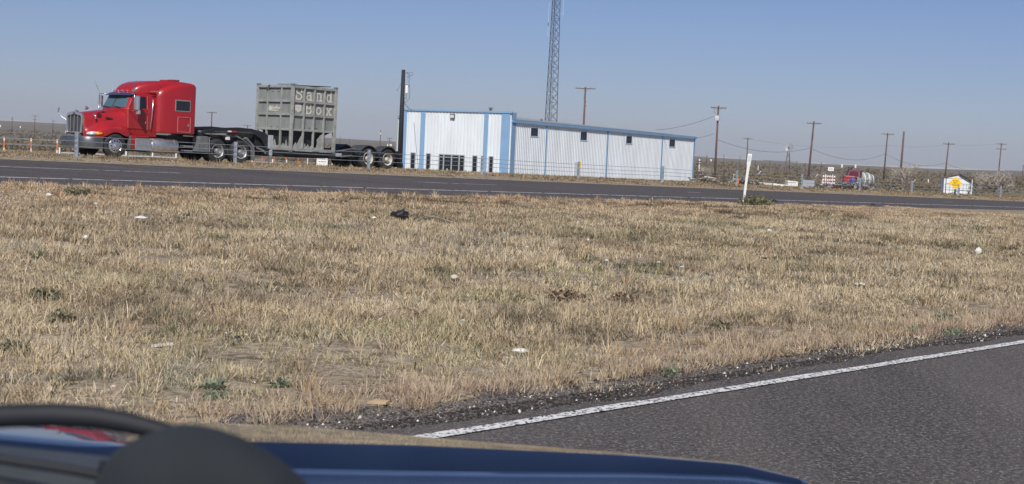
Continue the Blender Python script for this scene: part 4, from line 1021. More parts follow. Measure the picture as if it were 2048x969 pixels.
# ------------------------------------------------------------------ poles, tower, wires
def utility_pole(px, Y, toppy, label, arms=(), w0=.16, m=WOOD, armw=2.4, braces=True, group=None, rz=-.25, name='utility_pole', cat='pole', lean=0., base=None, ins=True):
    g = gnd(px, Y); top = at(px, toppy, Y); H = top.z - g.z
    # column: photo position refers to the top; the foot stands straight below
    T = empty(name, (top.x - lean, Y, gz(top.x - lean, Y)), label=label, cat=cat, group=group)
    H = top.z - T.location.z
    MB().tube([(0, 0, -.3), (lean * .5, 0, H * .5), (lean, 0, H)], [w0, w0 * .85, w0 * .68], 10).build('shaft', m, T, smooth=True)
    R_ = Matrix.Rotation(rz, 3, 'Z'); ax = R_ @ Vector((1, 0, 0))
    for i, (dz, wid) in enumerate(arms):
        c = Vector((lean, -w0, H - dz)); a = MB().bar(c - ax * wid / 2, c + ax * wid / 2, .10, .13).build('crossarm', m, T)
        if braces and i == 0:
            b = MB()
            for sg in (1, -1): b.bar(c + ax * sg * wid * .22 + Vector((0, -.04, 0)), c + Vector((0, -.02, -.55)), .03, .04)
            b.build('brace', MGR, T)
        if ins:
            for sg in (-.95, -.55, .95, .55): MB().cyl(c + ax * sg * wid / 2 + Vector((0, 0, .06)), c + ax * sg * wid / 2 + Vector((0, 0, .24)), .045, .03, 6).build('insulator', GREYW, a)
    return T, H, top
P = {}
P['a'] = utility_pole(1171, 232, 174.5, 'brown timber pole with a wide crossarm rising behind the ribbed building roof', [(.25, 3.2)], .20, rz=-.2)
T, H, tp = P['a']
for dz in (1.7, 2.3, 2.9): MB().cyl((-.2 if dz < 2 else .2, -.1, H - dz), (-.2 if dz < 2 else .2, -.1, H - dz - .15), .07, n=6).build('bracket', GREYW, T)
P['b'] = utility_pole(1437, 200, 212, 'timber pole carrying pale transformer cans just right of the building', [(.3, 2.1)], .17, rz=-.1)
T, H, tp = P['b']
for dx in (-.30, -.02):
    tc = MB().lathe([(.001, 0), (.15, 0), (.16, .05), (.16, .62), (.12, .68), (.001, .68)], (dx, -.32, H - 2.05), (0, 0, 1), 14).build('transformer', mat('pale_transformer_grey', (.50, .52, .54), .4), T, auto=40)
    MB().cyl((dx, -.32, H - 1.37), (dx, -.32, H - 1.2), .04, .03, 6).build('bushing', GREYW, tc)
MB().bar((-.5, -.2, H - 1.5), (.3, -.2, H - 1.5), .06).bar((-.5, -.2, H - 1.95), (.3, -.2, H - 1.95), .06).build('transformer_bracket', DGR, T)
MB().tube([(-.65, -.2, H - .35), (-.6, -.3, H - .8), (-.35, -.32, H - 1.2)], .02, 5).build('jumper_wire', BLK, T)
P['c'] = utility_pole(1496, 380, 275.5, 'small distant timber pole behind the leaning white marker', [(.35, 2.4)], .18, rz=.2)
P['d'] = utility_pole(1628, 235, 243, 'slightly leaning brown timber pole between the windmill and the red cab', [(.35, 2.3)], .18, lean=.45, rz=-.15)
T, H, tp = P['d']
for dz in (2.0, 2.35, 2.7): MB().box((.36, -.18, H - dz), (.5, .12, .05)).build('bracket', GREYW, T)
P['e'] = utility_pole(1775.5, 330, 266, 'timber pole with a plain crossarm right of the red cab', [(.35, 2.9)], .19, lean=.35, rz=-.2)
P['f'] = utility_pole(1808, 240, 263.5, 'bare reddish timber pole without crossarm beside the leafless tree', [], .20, lean=.2)
P['g'] = utility_pole(1897.5, 330, 285, 'timber pole rising behind the white shed', [(.4, 2.6)], .18, lean=.4, rz=-.1)
P['h'] = utility_pole(2003, 380, 286.5, 'rightmost timber pole with two crossarms behind the big leafless tree', [(.3, 2.6), (1.6, 2.7)], .18, lean=.35, rz=-.05)
P['i'] = utility_pole(424, 330, 224, 'dark timber pole with one crossarm behind the trailer gooseneck', [(.2, 2.2)], .17, lean=.1, rz=.3)
P['j'] = utility_pole(495.5, 480, 250, 'small distant pole just left of the grey container', [(.3, 2.6)], .17, rz=.2)
P['k'] = utility_pole(24.5, 620, 234, 'far pole with a short crossarm left of the truck, leftmost in view', [(.9, 1.4)], .17, ins=False)
P['l'] = utility_pole(70, 650, 231, 'far pole with two crossarms left of the truck', [(.3, 3.2), (1.9, 2.0)], .18, ins=False)
P['m'] = utility_pole(106, 560, 240, 'far pole with a short side lamp arm just left of the truck hood', [], .17)
MB().bar((0, 0, P['m'][1] - .5), (1.0, 0, P['m'][1] - .5), .06).box((1.0, 0, P['m'][1] - .5), (.4, .2, .15)).build('lamp_arm', MGR, P['m'][0])
P['n'] = utility_pole(761.5, 420, 260.5, 'thin distant pole above the rear trailer fender', [], .14)
MB().lathe([(.001, 0), (.17, 0), (.17, .5), (.001, .5)], (0, -.25, P['n'][1] - 1.3), (0, 0, 1), 10).build('transformer', WHT, P['n'][0])
P['o'] = utility_pole(779.5, 520, 276, 'short distant pole with two crossarms and white transformers next to the black pole', [(.2, 2.0), (1.1, 1.8)], .13)
for dx in (-.6, .3, .75): MB().lathe([(.001, 0), (.22, 0), (.22, .65), (.001, .65)], (dx, -.3, P['o'][1] - 2.9), (0, 0, 1), 10).build('transformer', WHT, P['o'][0])
# black pole by the building
def black_pole():
    Y = 150.; top = at(807, 140, Y); g = gz(top.x, Y)
    T = empty('black_service_pole', (top.x, Y, g), label='tall black pole with electrical gear standing at the left end of the white building', cat='pole')
    H = top.z - g
    MB().tube([(0, 0, -.3), (0, 0, H * .5), (0, 0, H)], [.27, .24, .19], 12).build('shaft', WOODD, T, smooth=True)
    MB().box((.42, -.05, H - 2.0), (.26, .26, .80)).build('transformer', WHT, T, bevel=.05)
    MB().bar((.15, -.05, H - .3), (.75, -.05, H - .3), .06).bar((.15, -.05, H - 1.5), (.5, -.05, H - 1.5), .05).build('bracket', MGR, T)
    for x, z in ((.45, .25), (.62, .45), (.5, .65), (.62, 1.55), (.5, 1.7)): MB().cyl((x, -.05, H - z), (x, -.05, H - z - .16), .06, n=8).build('insulator', GREYW, T)
    MB().tube([(.7, -.05, H - .3), (.95, -.05, H - .2), (1.0, -.05, H - .45), (.7, -.05, H - .6), (.6, -.05, H - 1.2), (.75, -.05, H - 2.0), (.72, -.05, H - 2.9), (.4, -.05, H - 3.3), (.2, -.05, H - 3.2)], .018, 5).build('drop_wire', DGR, T)
    MB().bar((-.15, 0, H - 1.3), (-.55, -.1, H - 2.1), .03).cyl((-.55, -.1, H - 2.1), (-.58, -.1, H - 2.2), .05, n=6).build('side_rod', MGR, T)
    MB().tube([(.38, -.05, H - 2.4), (.38, -.05, H - 2.9), (.2, -.05, H - 3.0)], .03, 6).build('conduit', MGR, T)
    return top
btop = black_pole()
def wire(a, b, sag, label, r=.02, n=14):
    a = Vector(a); b = Vector(b); pts = []
    for i in range(n + 1):
        t = i / n; p = a.lerp(b, t); p.z -= sag * 4 * t * (1 - t); pts.append(p)
    T = MB(); T.tube(pts, r, 5); o = T.build('overhead_wire', BLK, smooth=True)
    tag(o, label, 'wire', 'overhead wires between the poles')
wire(at(805, 197, 150), at(824, 220, 178), .3, 'short black wire dropping from the black pole to the building parapet', .03)
wire(at(1312, 260.5, 206), at(1428, 233, 200), .35, 'wire rising from the building roof to the transformer pole', .022)
wire(at(1388, 277, 214), at(1428, 267.5, 200), .1, 'short lower wire from the building corner to the transformer pole', .02)
wire(at(1435, 280, 200), at(1622, 296, 235), 1.15, 'sagging wire between the transformer pole and the leaning pole past the windmill', .022)
wire(at(1624, 298, 235), at(1770, 308, 330), 1.6, 'sagging wire above the red cab', .026)
wire(at(1773, 309, 330), at(1893, 326, 330), 1.5, 'sagging wire passing over the leafless tree toward the shed pole', .024)
wire(at(1893, 327, 330), at(1930, 338, 380), .3, 'short wire descending right of the shed pole', .024)
wire(at(1498, 278, 380), at(1775, 291, 330), 1.2, 'very thin high wire crossing behind the windmill', .011)
wire(at(1775, 291, 330), at(1897, 289, 330), .5, 'very thin high wire between the plain crossarm pole and the shed pole', .011)
wire(at(1897, 289, 330), at(2003, 287, 380), .4, 'very thin high wire between the shed pole and the rightmost pole', .011)

def lattice_tower():
    Y = 300.; base = at(1098, 300, Y); g = gz(base.x, Y)
    T = empty('lattice_tower', (base.x, Y, g), label='tall grey lattice radio mast rising behind the white building out of the frame', cat='radio mast')
    H = 66.; lg = MB(); 
    def cor(k, z):
        t = z / H; r = (1.62 * (1 - t) + .30 * t); a = math.radians(k * 120 + 100); return Vector((r * math.cos(a), r * math.sin(a), z))
    for k in range(3): MB().tube([cor(k, 0), cor(k, H)], [.10, .06], 6).build('leg', mat('mast_steel', (.085, .10, .13), .6, .2), T)
    br = MB(); z = 0.; st = 2.05; i = 0
    while z < H - 1.5:
        h = st * (1 - .5 * z / H)
        for k in range(3):
            a, b = k, (k + 1) % 3
            br.bar(cor(a, z), cor(b, z + h), .058); br.bar(cor(b, z), cor(a, z + h), .058)
            if i % 2 == 0: br.bar(cor(a, z + h), cor(b, z + h), .04)
        z += h; i += 1
    br.build('bracing', mat('mast_steel', (.26, .29, .33)), T)
    ld = MB(); ld.bar((.2, -.2, 0), (.1, -.1, H), .05); z = 1.
    while z < H - 8: ld.bar((.05 - .15, -.2, z), (.45, -.2, z), .05); z += 1.05
    ld.build('cable_ladder', mat('mast_steel', (.26, .29, .33)), T)
    for dx, z0, z1 in ((-1.35, 27, 34), (1.6, 31.5, 36)):
        MB().tube([(dx, -.2, z0), (dx, -.2, z1)], .025, 5).bar((dx, -.2, z0 + .3), (.0, -.1, z0 + .3), .03).build('whip_antenna', WHT, T)
    MB().cyl((-1.35, -.2, 29.2), (-1.35, -.2, 29.9), .09, n=6).build('antenna_element', MGR, T)
lattice_tower()

def windmill():
    Y = 360.; c = at(1577.5, 295, Y); g = gz(c.x, Y)
    T = empty('windmill', (c.x, Y, g), label='small farm windmill with a round pale wheel between two timber poles', cat='windmill'); H = c.z - g
    tw = MB()
    for k in range(4):
        a = math.radians(45 + 90 * k); a2 = a + math.pi / 2
        def p(aa, z): r = 1.15 * (1 - z / H) + .12 * z / H; return Vector((r * math.cos(aa), r * math.sin(aa), z))
        MB().bar(p(a, 0), p(a, H), .09).build('tower_leg', mat('weathered_wood', (.16, .13, .12)), T)
        for i in range(5):
            z0, z1 = H * i / 5, H * (i + 1) / 5; tw.bar(p(a, z0), p(a2, z1), .045); tw.bar(p(a2, z0), p(a, z1), .045); tw.bar(p(a, z1), p(a2, z1), .045)
    tw.build('tower_bracing', mat('weathered_wood', (.16, .13, .12)), T)
    w_ = MB(); n = 18; ax = Vector((.25, -1, 0)).normalized(); u, v = basis(ax)
    for k in range(n):
        a = math.tau * k / n; d = u * math.cos(a) + v * math.sin(a); t = -u * math.sin(a) + v * math.cos(a); o = Vector((0, -.35, H))
        w_.add([o + d * .40 - t * .025, o + d * .40 + t * .025 + ax * .04, o + d * 1.15 + t * .085 + ax * .08, o + d * 1.15 - t * .075], [(0, 1, 2, 3)])
    wo_ = w_.build('wheel', mat('pale_sheet_metal', (.42, .42, .41), .5, .2), T)
    MB().lathe([(.12, -.1), (.12, .1), (.001, .12)], (0, -.35, H), ax, 10).build('hub', DGR, wo_)
    MB().add([(.0, .1, H + .05), (.25, 1.1, H + .35), (.28, 1.5, H + .25), (.28, 1.5, H - .25), (.25, 1.1, H - .2), (.0, .1, H - .05)], [(0, 1, 2, 3, 4, 5)]).build('tail_vane', MGR, T)
windmill()

# ------------------------------------------------------------------ leaning roadside marker and its bush
def bush(name, loc_, R_, H, m, label, cat, seed, n=260, leaf=.03, pal=None, group=None, twigs=True, lw=1.):
    rng = np.random.default_rng(seed); T = empty(name, loc_, label=label, cat=cat, group=group)
    tw = MB()
    for i in range(max(5, int(n / 26))):
        a = rng.uniform(0, 6.28); r = rng.uniform(.3, .9); e = Vector((math.cos(a) * R_ * r, math.sin(a) * R_ * r, H * rng.uniform(.5, .95)))
        tw.tube([(0, 0, -.02), e * .5 + Vector((0, 0, H * .1)), e], [leaf * .16, leaf * .12, leaf * .06], 4)
    tw.build('stems', mat('bush_twig', (.12, .10, .07), .9), T)
    u = rng.normal(0, 1, (n, 3)); u /= np.linalg.norm(u, axis=1)[:, None]; u[:, 2] = np.abs(u[:, 2]); rad = rng.uniform(.3, 1, n) ** .55
    lump = .65 + .5 * fbm(np.arctan2(u[:, 1], u[:, 0]) * 1.6 + 9, u[:, 2] * 2.5, seed)
    C = u * rad[:, None] * lump[:, None] * np.array([R_, R_, H]); e1 = rng.normal(0, 1, (n, 3)) * leaf; e2 = rng.normal(0, 1, (n, 3)) * leaf * lw
    co = np.stack([C - e1 * .5, C + e1 * .5 + e2 * .2, C + e2], 1).reshape(-1, 3)
    P_ = np.array(pal or [(.10, .13, .07), (.14, .17, .09), (.19, .20, .12), (.08, .10, .05)])
    c = P_[rng.integers(0, len(P_), n)] * rng.uniform(.7, 1.3, (n, 1))
    o = raw_mesh('foliage', co, [np.arange(n * 3).reshape(-1, 3)], LEAF, np.repeat(c, 3, 0)); o.parent = T
    return T
def marker():
    b = hit(1487, 405); Y = b.y; t = at(1500, 308, Y)
    T = empty('roadside_marker', b, label='tall white flat roadside marker post leaning right at the far road edge', cat='marker post')
    d = t - b; L = d.length; dn = d.normalized(); side = Vector((1, -.15, 0)).normalized(); nn = dn.cross(side)
    rs = []
    for f, w_ in ((0, .042), (.5, .046), (.72, .052), (.80, .074), (.98, .078), (1.0, .066)):
        c = dn * L * f; rs.append([c - side * w_ - nn * .012, c - nn * .03, c + side * w_ - nn * .012, c + side * w_ + nn * .006, c - nn * .01, c - side * w_ + nn * .006])
    MB().rings(rs).build('post', WHT, T, smooth=False)
    c0 = dn * L * .90
    MB().add([c0 - side * .055 - nn * .034 - dn * .09, c0 + side * .055 - nn * .030 - dn * .09, c0 + side * .055 - nn * .030 + dn * .12, c0 - side * .055 - nn * .034 + dn * .12], [(0, 1, 2, 3)]).build('reflective_patch', mat('grey_white_reflector', (.55, .60, .60), .3), T)
    bb = hit(1512, 412)
    bush('green_bush', bb, .75, .42, LEAF, 'olive green bush growing at the foot of the leaning white marker', 'bush', 4, 900, .05, [(.13, .14, .07), (.18, .18, .10), (.22, .21, .13), (.09, .10, .05), (.28, .24, .15)])
marker()

# weeds and dark tufts in the median
WEEDS = [(1890, 640, 'green', 'largest blue green weed near the right gravel edge', .20), (1830, 665, 'green', 'blue green weed, left one of the pair by the right gravel edge', .14), (1905, 670, 'green', 'small blue green weed right against the right gravel edge', .13),
 (1338, 750, 'green', 'small green weed above the white edge line near the russet bunches', .10), (425, 778, 'green', 'green weed above the wiper, upper of two', .13), (428, 800, 'green', 'green weed above the wiper, lower of two', .10),
 (140, 390, 'dark', 'large dark green weed close to the far road at the left', .55), (175, 392, 'dark', 'dark weed beside the large one close to the far road at the left', .40), (560, 402, 'dark', 'dark weed near the far road below the trailer', .35),
 (1130, 602, 'brown', 'brown withered weed in the middle of the median', .42), (1250, 603, 'brown', 'grey brown withered weed right of the middle of the median', .30), (875, 548, 'dark', 'dark green weed just above the round pale lid', .28),
 (95, 600, 'dark', 'olive weed in the left of the median', .34), (125, 645, 'dark', 'dark green weed low at the left of the median', .25), (20, 705, 'dark', 'green weed at the left border above the dark wiper', .24), (1010, 410, 'brown', 'brown weed near the far road below the building', .40),
 (1480, 440, 'brown', 'brown weed below the leaning white marker', .45), (1700, 440, 'brown', 'russet brown weed on the slope right of the white marker', .5), (840, 640, 'brown', 'brown weed left of the middle foreground', .22), (1440, 660, 'dark', 'dark green weed in the right foreground grass', .18), (560, 775, 'green', 'tiny green weed in the foreground above the blue hood', .09)]
for i, (px, py, k, lb, r) in enumerate(WEEDS):
    r = r * .72
    p = hit(px, py)
    pal = {'green': [(.20, .25, .17), (.27, .31, .22), (.15, .19, .12), (.33, .32, .22)], 'dark': [(.16, .165, .10), (.22, .21, .135), (.13, .13, .085), (.30, .26, .17)], 'brown': [(.24, .175, .12), (.32, .24, .165), (.18, .14, .10), (.40, .31, .21)]}[k]
    bush('weed', p - Vector((0, 0, r * .12)), r, r * .62, LEAF, lb, 'weed', 30 + i, 420 if r < .25 else 620, .014 + r * .035, pal, 'weeds scattered in the dry grass', lw=1.3)

# ------------------------------------------------------------------ litter and stones
def crumple(name, px, py, wpx, label, m, seed, flat=.45, asp=.5, cat='litter', lift=.03, group='litter lying in the median grass'):
    p = hit(px, py); d = p.y; w_ = wpx / FPX * d; rng = random.Random(seed)
    mb = MB(); rs = []; n = 9
    for j in range(6):
        t = j / 5; z = (t - .05) * w_ * flat; rr = math.sin(math.pi * (t * .8 + .12)) ** .7
        rs.append([Vector((math.cos(math.tau * k / n) * w_ / 2 * rr * rng.uniform(.7, 1.12), math.sin(math.tau * k / n) * w_ / 2 * asp * rr * rng.uniform(.7, 1.15), z * rng.uniform(.8, 1.1))) for k in range(n)])
    mb.rings(rs); o = mb.build(name, m); o.location = p + Vector((0, 0, lift)); o.rotation_euler = (0, 0, rng.uniform(-.4, .4))
    return tag(o, label, cat, group)
PAP = mat('white_paper', (.64, .63, .59), .8, 0, .08, 20)
PLB = mat('pale_blue_plastic', (.52, .62, .66), .4, 0, .1, 20)
BAG = mat('black_plastic', (.012, .012, .013), .45)
for i, (px, py, wp, lb, m, nm, ct) in enumerate([
 (281, 443, 30, 'long crumpled white paper in the upper left of the median', PAP, 'paper', 'litter'),
 (171, 484, 12, 'upright white paper scrap at the left of the median', PAP, 'paper_cup', 'litter'),
 (97, 396, 16, 'pale scrap close to the far road at the left border', PAP, 'paper', 'litter'),
 (191, 413, 9, 'small greyish white scrap between the left weeds and the long paper', PLB, 'paper', 'litter'),
 (748, 441, 11, 'small white scrap just left of the black rubbish', PAP, 'paper', 'litter'),
 (1176, 487, 14, 'pale rock like scrap in the middle of the median', PAP, 'paper', 'litter'),
 (1054, 500, 9, 'small beige scrap left of the rock like scrap', CONC, 'paper', 'litter'),
 (1364, 541, 11, 'pale blue plastic scrap right of the middle, the brighter of two', PLB, 'plastic_scrap', 'litter'),
 (1354, 537, 7, 'pale blue plastic scrap right of the middle, the smaller of two', PLB, 'plastic_scrap', 'litter'),
 (1213, 527, 9, 'faint bluish plastic scrap in the middle of the median', PLB, 'plastic_scrap', 'litter'),
 (1317, 532, 9, 'faint bluish plastic scrap left of the brighter pair', PLB, 'plastic_scrap', 'litter'),
 (1538, 468, 9, 'small white cup right of the leaning marker', PAP, 'paper_cup', 'litter'),
 (1550, 516, 6, 'tiny white scrap beside the black strip', PAP, 'paper', 'litter'),
 (1721, 577, 28, 'long flat white paper in the right half of the median', PAP, 'paper', 'litter'),
 (1956, 511, 16, 'white box shaped litter in the upper right of the median', PAP, 'paper_box', 'litter'),
 (1974, 446, 8, 'tiny white scrap at the upper right near the far road', PAP, 'paper', 'litter'),
 (1895, 521, 8, 'thin white scrap left of the white box', PAP, 'paper', 'litter'),
 (1941, 556, 6, 'tiny white scrap below the white box', PAP, 'paper', 'litter'),
 (1042, 714, 40, 'long bright white paper strip in the lower middle foreground', PAP, 'paper', 'litter'),
 (926, 650, 12, 'pale blue scrap in the foreground grass left of the middle', PLB, 'plastic_scrap', 'litter'),
 (760, 648, 10, 'small whitish scrap above the foreground weeds', PAP, 'paper', 'litter'),
 (452, 677, 7, 'tiny white pellet left of the black tuft in the foreground', PAP, 'paper', 'litter'),
 (493, 680, 9, 'tiny white stick right of the black tuft in the foreground', PAP, 'paper', 'litter'),
 (803, 442, 34, 'crumpled black rubbish bag in the upper middle of the median', BAG, 'rubbish_bag', 'rubbish bag'),
 (789, 437, 20, 'upright torn end of black plastic beside the black bag', BAG, 'black_plastic_scrap', 'litter'),
 (1531, 522, 18, 'thin black strip right of the middle of the median', BAG, 'rubber_strip', 'litter'),
 (1548, 405, 20, 'flat black tyre strip lying at the far road edge beside the marker', BAG, 'rubber_strip', 'litter'),
 (1746, 412, 12, 'small black scrap at the far road edge on the right', BAG, 'rubber_strip', 'litter'),
 (2040, 464, 8, 'small dark scrap at the right border', BAG, 'rubber_strip', 'litter'),
 (1560, 425, 10, 'black scrap just below the tyre strip', BAG, 'rubber_strip', 'litter'),
 (474, 686, 14, 'small black tuft of plastic in the left foreground', BAG, 'black_plastic_scrap', 'litter')]):
    flat = .22 if wp > 20 and m is PAP else (.8 if nm in ('paper_cup', 'paper_box') else .4)
    if nm == 'rubber_strip': flat = .15
    if nm in ('rubbish_bag', 'black_plastic_scrap') and wp > 15: flat = .62
    crumple(nm, px, py, wp, lb, m, i, flat, .5, ct)
for i, (px, py, wp, lb) in enumerate([(100, 785, 26, 'largest pale stone in the lower left, beside a tall tuft'), (80, 787, 12, 'pale stone touching the largest stone on its left'), (118, 757, 8, 'small white stone above the largest stone'), (227, 775, 12, 'pale stone right of the largest stone'), (216, 783, 8, 'small stone below the right pale stone'), (448, 759, 12, 'pale round stone above the wiper, left of two'), (508, 768, 10, 'tan stone above the wiper, right of two'), (252, 808, 8, 'small stone just above the dark wiper arm'), (150, 810, 14, 'flat pale stone close above the wiper arm')]):
    crumple('stone', px, py, wp, lb, mat('limestone', (.58, .50, .42), .95, 0, .15, 12), 50 + i, .5, .7, 'stone', -.005, 'pale stones in the foreground')
# round lid, hoop, sticks
p = hit(908, 566); o = MB().lathe([(.001, .012), (.024, .012), (.036, .022), (.042, .02), (.042, .01), (.001, .006)], (0, 0, 0), (0, -.45, .89), 18).build('lid', mat('cream_lid', (.50, .44, .35), .8)); o.location = p + Vector((0, 0, .05)); tag(o, 'round pale lid lying tilted in the middle grass', 'lid')
p = hit(350, 567); o = MB().tube([(math.cos(a) * .035, math.sin(a) * .02, .08 + math.sin(a) * .035) for a in [math.tau * k / 18 for k in range(19)]], .0035, 5).build('wire_hoop', MGR); o.location = p; tag(o, 'thin dark wire hoop standing in the left grass', 'hoop')
p = hit(870, 447); o = MB().tube([(-.35, 0, .02), (-.2, 0, .12), (.05, .02, .10), (.35, 0, .02)], .012, 5).build('twig', BRK); o.location = p; tag(o, 'dark curved twig right of the black rubbish bag', 'twig')
p = hit(326, 698); o = MB().box((0, 0, .03), (.17, .03, .02), Matrix.Rotation(-.15, 3, 'Y')).build('wood_splinter', CONC); o.location = p; tag(o, 'pale flat splinter of wood in the left foreground', 'splinter')
p = hit(755, 815); o = MB().add([(-.06, -.02, .01), (.05, -.03, .012), (.07, .01, .02), (-.02, .03, .02), (-.06, -.02, 0), (.05, -.03, 0), (.07, .01, 0), (-.02, .03, 0)], [(0, 1, 2, 3), (4, 7, 6, 5), (0, 4, 5, 1), (1, 5, 6, 2), (2, 6, 7, 3), (3, 7, 4, 0)]).build('cardboard_scrap', TANP); o.location = p + Vector((0, 0, .02)); tag(o, 'tan cardboard scrap on the grass above the blue hood', 'litter')

# ------------------------------------------------------------------ left fence, rails and board behind the truck
def fence_line(name, pts, h, label, pm, wires, wr=.012, pr=.035, wm=STEEL, bands=None, group=None, extra=None):
    g0 = pts[0]; T = empty(name, g0, label=label, cat='fence')
    for k, p in enumerate(pts):
        q = p - g0; po = MB().cyl(q + Vector((0, 0, -.2)), q + Vector((0, 0, h)), pr, n=7).build('post', pm[k % len(pm)], T)
        if bands: MB().cyl(q + Vector((0, 0, h * .78)), q + Vector((0, 0, h + .01)), pr * 1.08, n=7).build('white_band', WHT, po); MB().cyl(q + Vector((0, 0, 0)), q + Vector((0, 0, h * .30)), pr * 1.08, n=7).build('white_band', WHT, po)
    for z in wires: MB().tube([p - g0 + Vector((0, 0, z)) for p in pts], wr, 4).build('wire', wm, T)
    return T
fence_line('wire_fence', [gnd(px, 100) for px in (-98, -45, 8, 62, 114)], 1.02, 'wire fence with orange and white posts left of the truck front', [ORG], (.12, .55, .93), bands=True, pr=.045)
fence_line('wire_fence', [gnd(px, 112) for px in (500, 524, 548, 572, 596, 615, 640, 664, 690)], .95, 'wire fence with orange posts seen under the trailer', [ORG, ORG, ORG, ORG, ORG, WHT, WHT, WHT, WHT], (.3, .75), pr=.035)
def white_rail(pts, label):
    g0 = pts[0]; T = empty('pipe_rail', g0, label=label, cat='rail', group='low white pipe rails beyond the barrier')
    for p in pts: MB().cyl(p - g0 + Vector((0, 0, -.1)), p - g0 + Vector((0, 0, .34)), .04, n=8).build('post', WHT, T)
    MB().tube([p - g0 + Vector((0, 0, .10)) for p in pts], .045, 8).build('pipe', WHT, T)
white_rail([gnd(px, Y) for px, Y in ((119, 62.6), (186, 65.0), (252, 67.8), (305, 70.3), (352, 72.5))], 'low white pipe rail on short posts behind the red truck')
white_rail([gnd(px, Y) for px, Y in ((504, 84), (545, 87), (573, 90))], 'short white pipe rail seen under the trailer gooseneck')
white_rail([gnd(px, Y) for px, Y in ((815, 150), (858.5, 152), (894, 153), (935, 155), (966, 156), (1000, 157))], 'white pipe rail with short posts in front of the building entrance')
def board():
    g = gnd(644, 78); T = empty('notice_board', g, label='white A shaped notice board with dark lettering under the trailer', cat='sign')
    MB().box((0, 0, .34), (.60, .03, .52)).build('board', WHT, T)
    text_mesh('lettering', 'PULL', .17, BLK, T, (.0, -.0165, .46), (1, 0, 0), (0, 0, 1), .002, offset=.004)
    for i, w_ in enumerate((.10, .14, .12)): MB().box((-.14 + i * .15, -.0175, .28), (w_, .004, .035)).build('blue_mark', mat('blue_ink', (.05, .07, .30), .6), T)
    MB().bar((-.31, .02, .58), (-.44, .25, -.02), .025).bar((.31, .02, .58), (.31, .25, -.02), .025).build('stand', DGR, T)
board()

# ------------------------------------------------------------------ right hand yard
YF = mat('fence_green_grey', (.17, .20, .19), .6, .3)
def yard_fence():
    pts = []; q = 92.0
    s = 60.
    while s < 260: x, y = xy(s, q); pts.append(Vector((x, y, gz(x, y)))); s += 3.1
    pts = [p for p in pts if p.x > 21]
    T = fence_line('yard_fence', pts, 1.35, 'long grey wire fence in front of the yard right of the building', [YF], (.06, .50, .92, 1.28), .014, .04, YF)
    g0 = pts[0]; ext = MB()
    for p in pts[3::4]: MB().bar(p - g0 + Vector((0, 0, 1.35)), p - g0 + Vector((.28, -.1, 1.72)), .05).build('angled_arm', WHT, T)
yard_fence()
def post_thing(name, px, Y, h, w_, m, label, cat, lean=0, extra=None):
    g = gnd(px, Y); T = MB().bar((0, 0, -.1), (lean, 0, h), w_).build(name, m); T.location = g; return tag(T, label, cat)
def frame_gate():
    g = gnd(1447, 150); T = empty('gate_post', g, label='dark steel gate post with a side bar just right of the transformer pole', cat='gate post')
    MB().bar((0, 0, -.1), (.0, 0, 1.55), .14).build('post', mat('rusty_dark_steel', (.06, .04, .04), .8), T); MB().bar((0, 0, 1.25), (-.7, 0, 1.25), .05).build('bar', mat('rusty_dark_steel', (.06, .04, .04)), T)
    g = gnd(1466, 150); T = empty('gate_bracket', g, label='pale steel gate frame behind the barrier post, beside an orange tube', cat='gate')
    for x in (0, .28): MB().box((x, 0, .55), (.07, .07, 1.2)).build('upright', STEEL, T)
    MB().box((.14, 0, .62), (.45, .05, .07)).build('bar', STEEL, T); MB().bar((0, 0, .9), (.3, 0, 1.2), .05).build('diagonal', STEEL, T)
frame_gate()
o = MB().cyl((0, 0, 0), (0, 0, .66), .10, n=12).cyl((0, 0, -.02), (0, 0, .10), .13, n=12).build('orange_tube', ORG); o.location = gnd(1475.5, 140); tag(o, 'short orange marker tube beside the steel gate frame', 'marker')
def slab(px, Y, size, rot, label, m, lift=0.):
    o = MB().box((0, 0, size[2] / 2), size).build('concrete_slab', m, bevel=.02); o.location = gnd(px, Y) + Vector((0, 0, lift)); o.rotation_euler = rot; return tag(o, label, 'slab', 'pale slabs lying in the yard')
slab(1582, 172, (1.35, .8, .75), (0, .07, .1), 'bright pale block standing behind the yard fence below the windmill', WHT)
slab(1560, 165, (1.6, .9, .32), (0, .05, -.1), 'low white slab lying in front of the bright pale block', WHT)
slab(1530, 180, (2.6, 1.0, .38), (0, .03, .05), 'long pale slab left of the bright block', CONC)
slab(1616, 168, (1.4, .3, .9), (0, .0, .15), 'grey panel leaning right of the bright block', mat('grey_panel', (.33, .36, .40), .6))
slab(1389, 190, (1.1, .5, .45), (0, .0, .1), 'low pale concrete block against the building corner', CONC)
def pile(name, px, Y, W_, H_, n, label, cols, seed, L=(.5, 1.6), th=(.03, .09), D=1.2):
    rng = random.Random(seed); g = gnd(px, Y); T = MB(); cs = []
    co = []; fs = []; cl = []
    for i in range(n):
        t = rng.uniform(-1, 1); x = t * W_ / 2; z = rng.uniform(0, H_) * (1 - t * t * .8); y = rng.uniform(-D / 2, D / 2)
        Ln = rng.uniform(*L); R_ = Matrix.Rotation(rng.uniform(0, 3.14), 3, 'Z') @ Matrix.Rotation(rng.gauss(0, .35), 3, 'Y') @ Matrix.Rotation(rng.uniform(0, 3), 3, 'X')
        b = MB().box((x, y, z), (Ln, rng.uniform(*th) * 1.8, rng.uniform(*th)), R_); o_ = len(co); co += b.v; fs += [tuple(o_ + k for k in f) for f in b.f]; c = rng.choice(cols); k = rng.uniform(.7, 1.2); cl += [tuple(v * k for v in c)] * 8
    o = raw_mesh(name, np.array(co), [np.array(fs)], LEAF, np.array(cl), 'stuff', label, 'scrap heap'); o.location = g
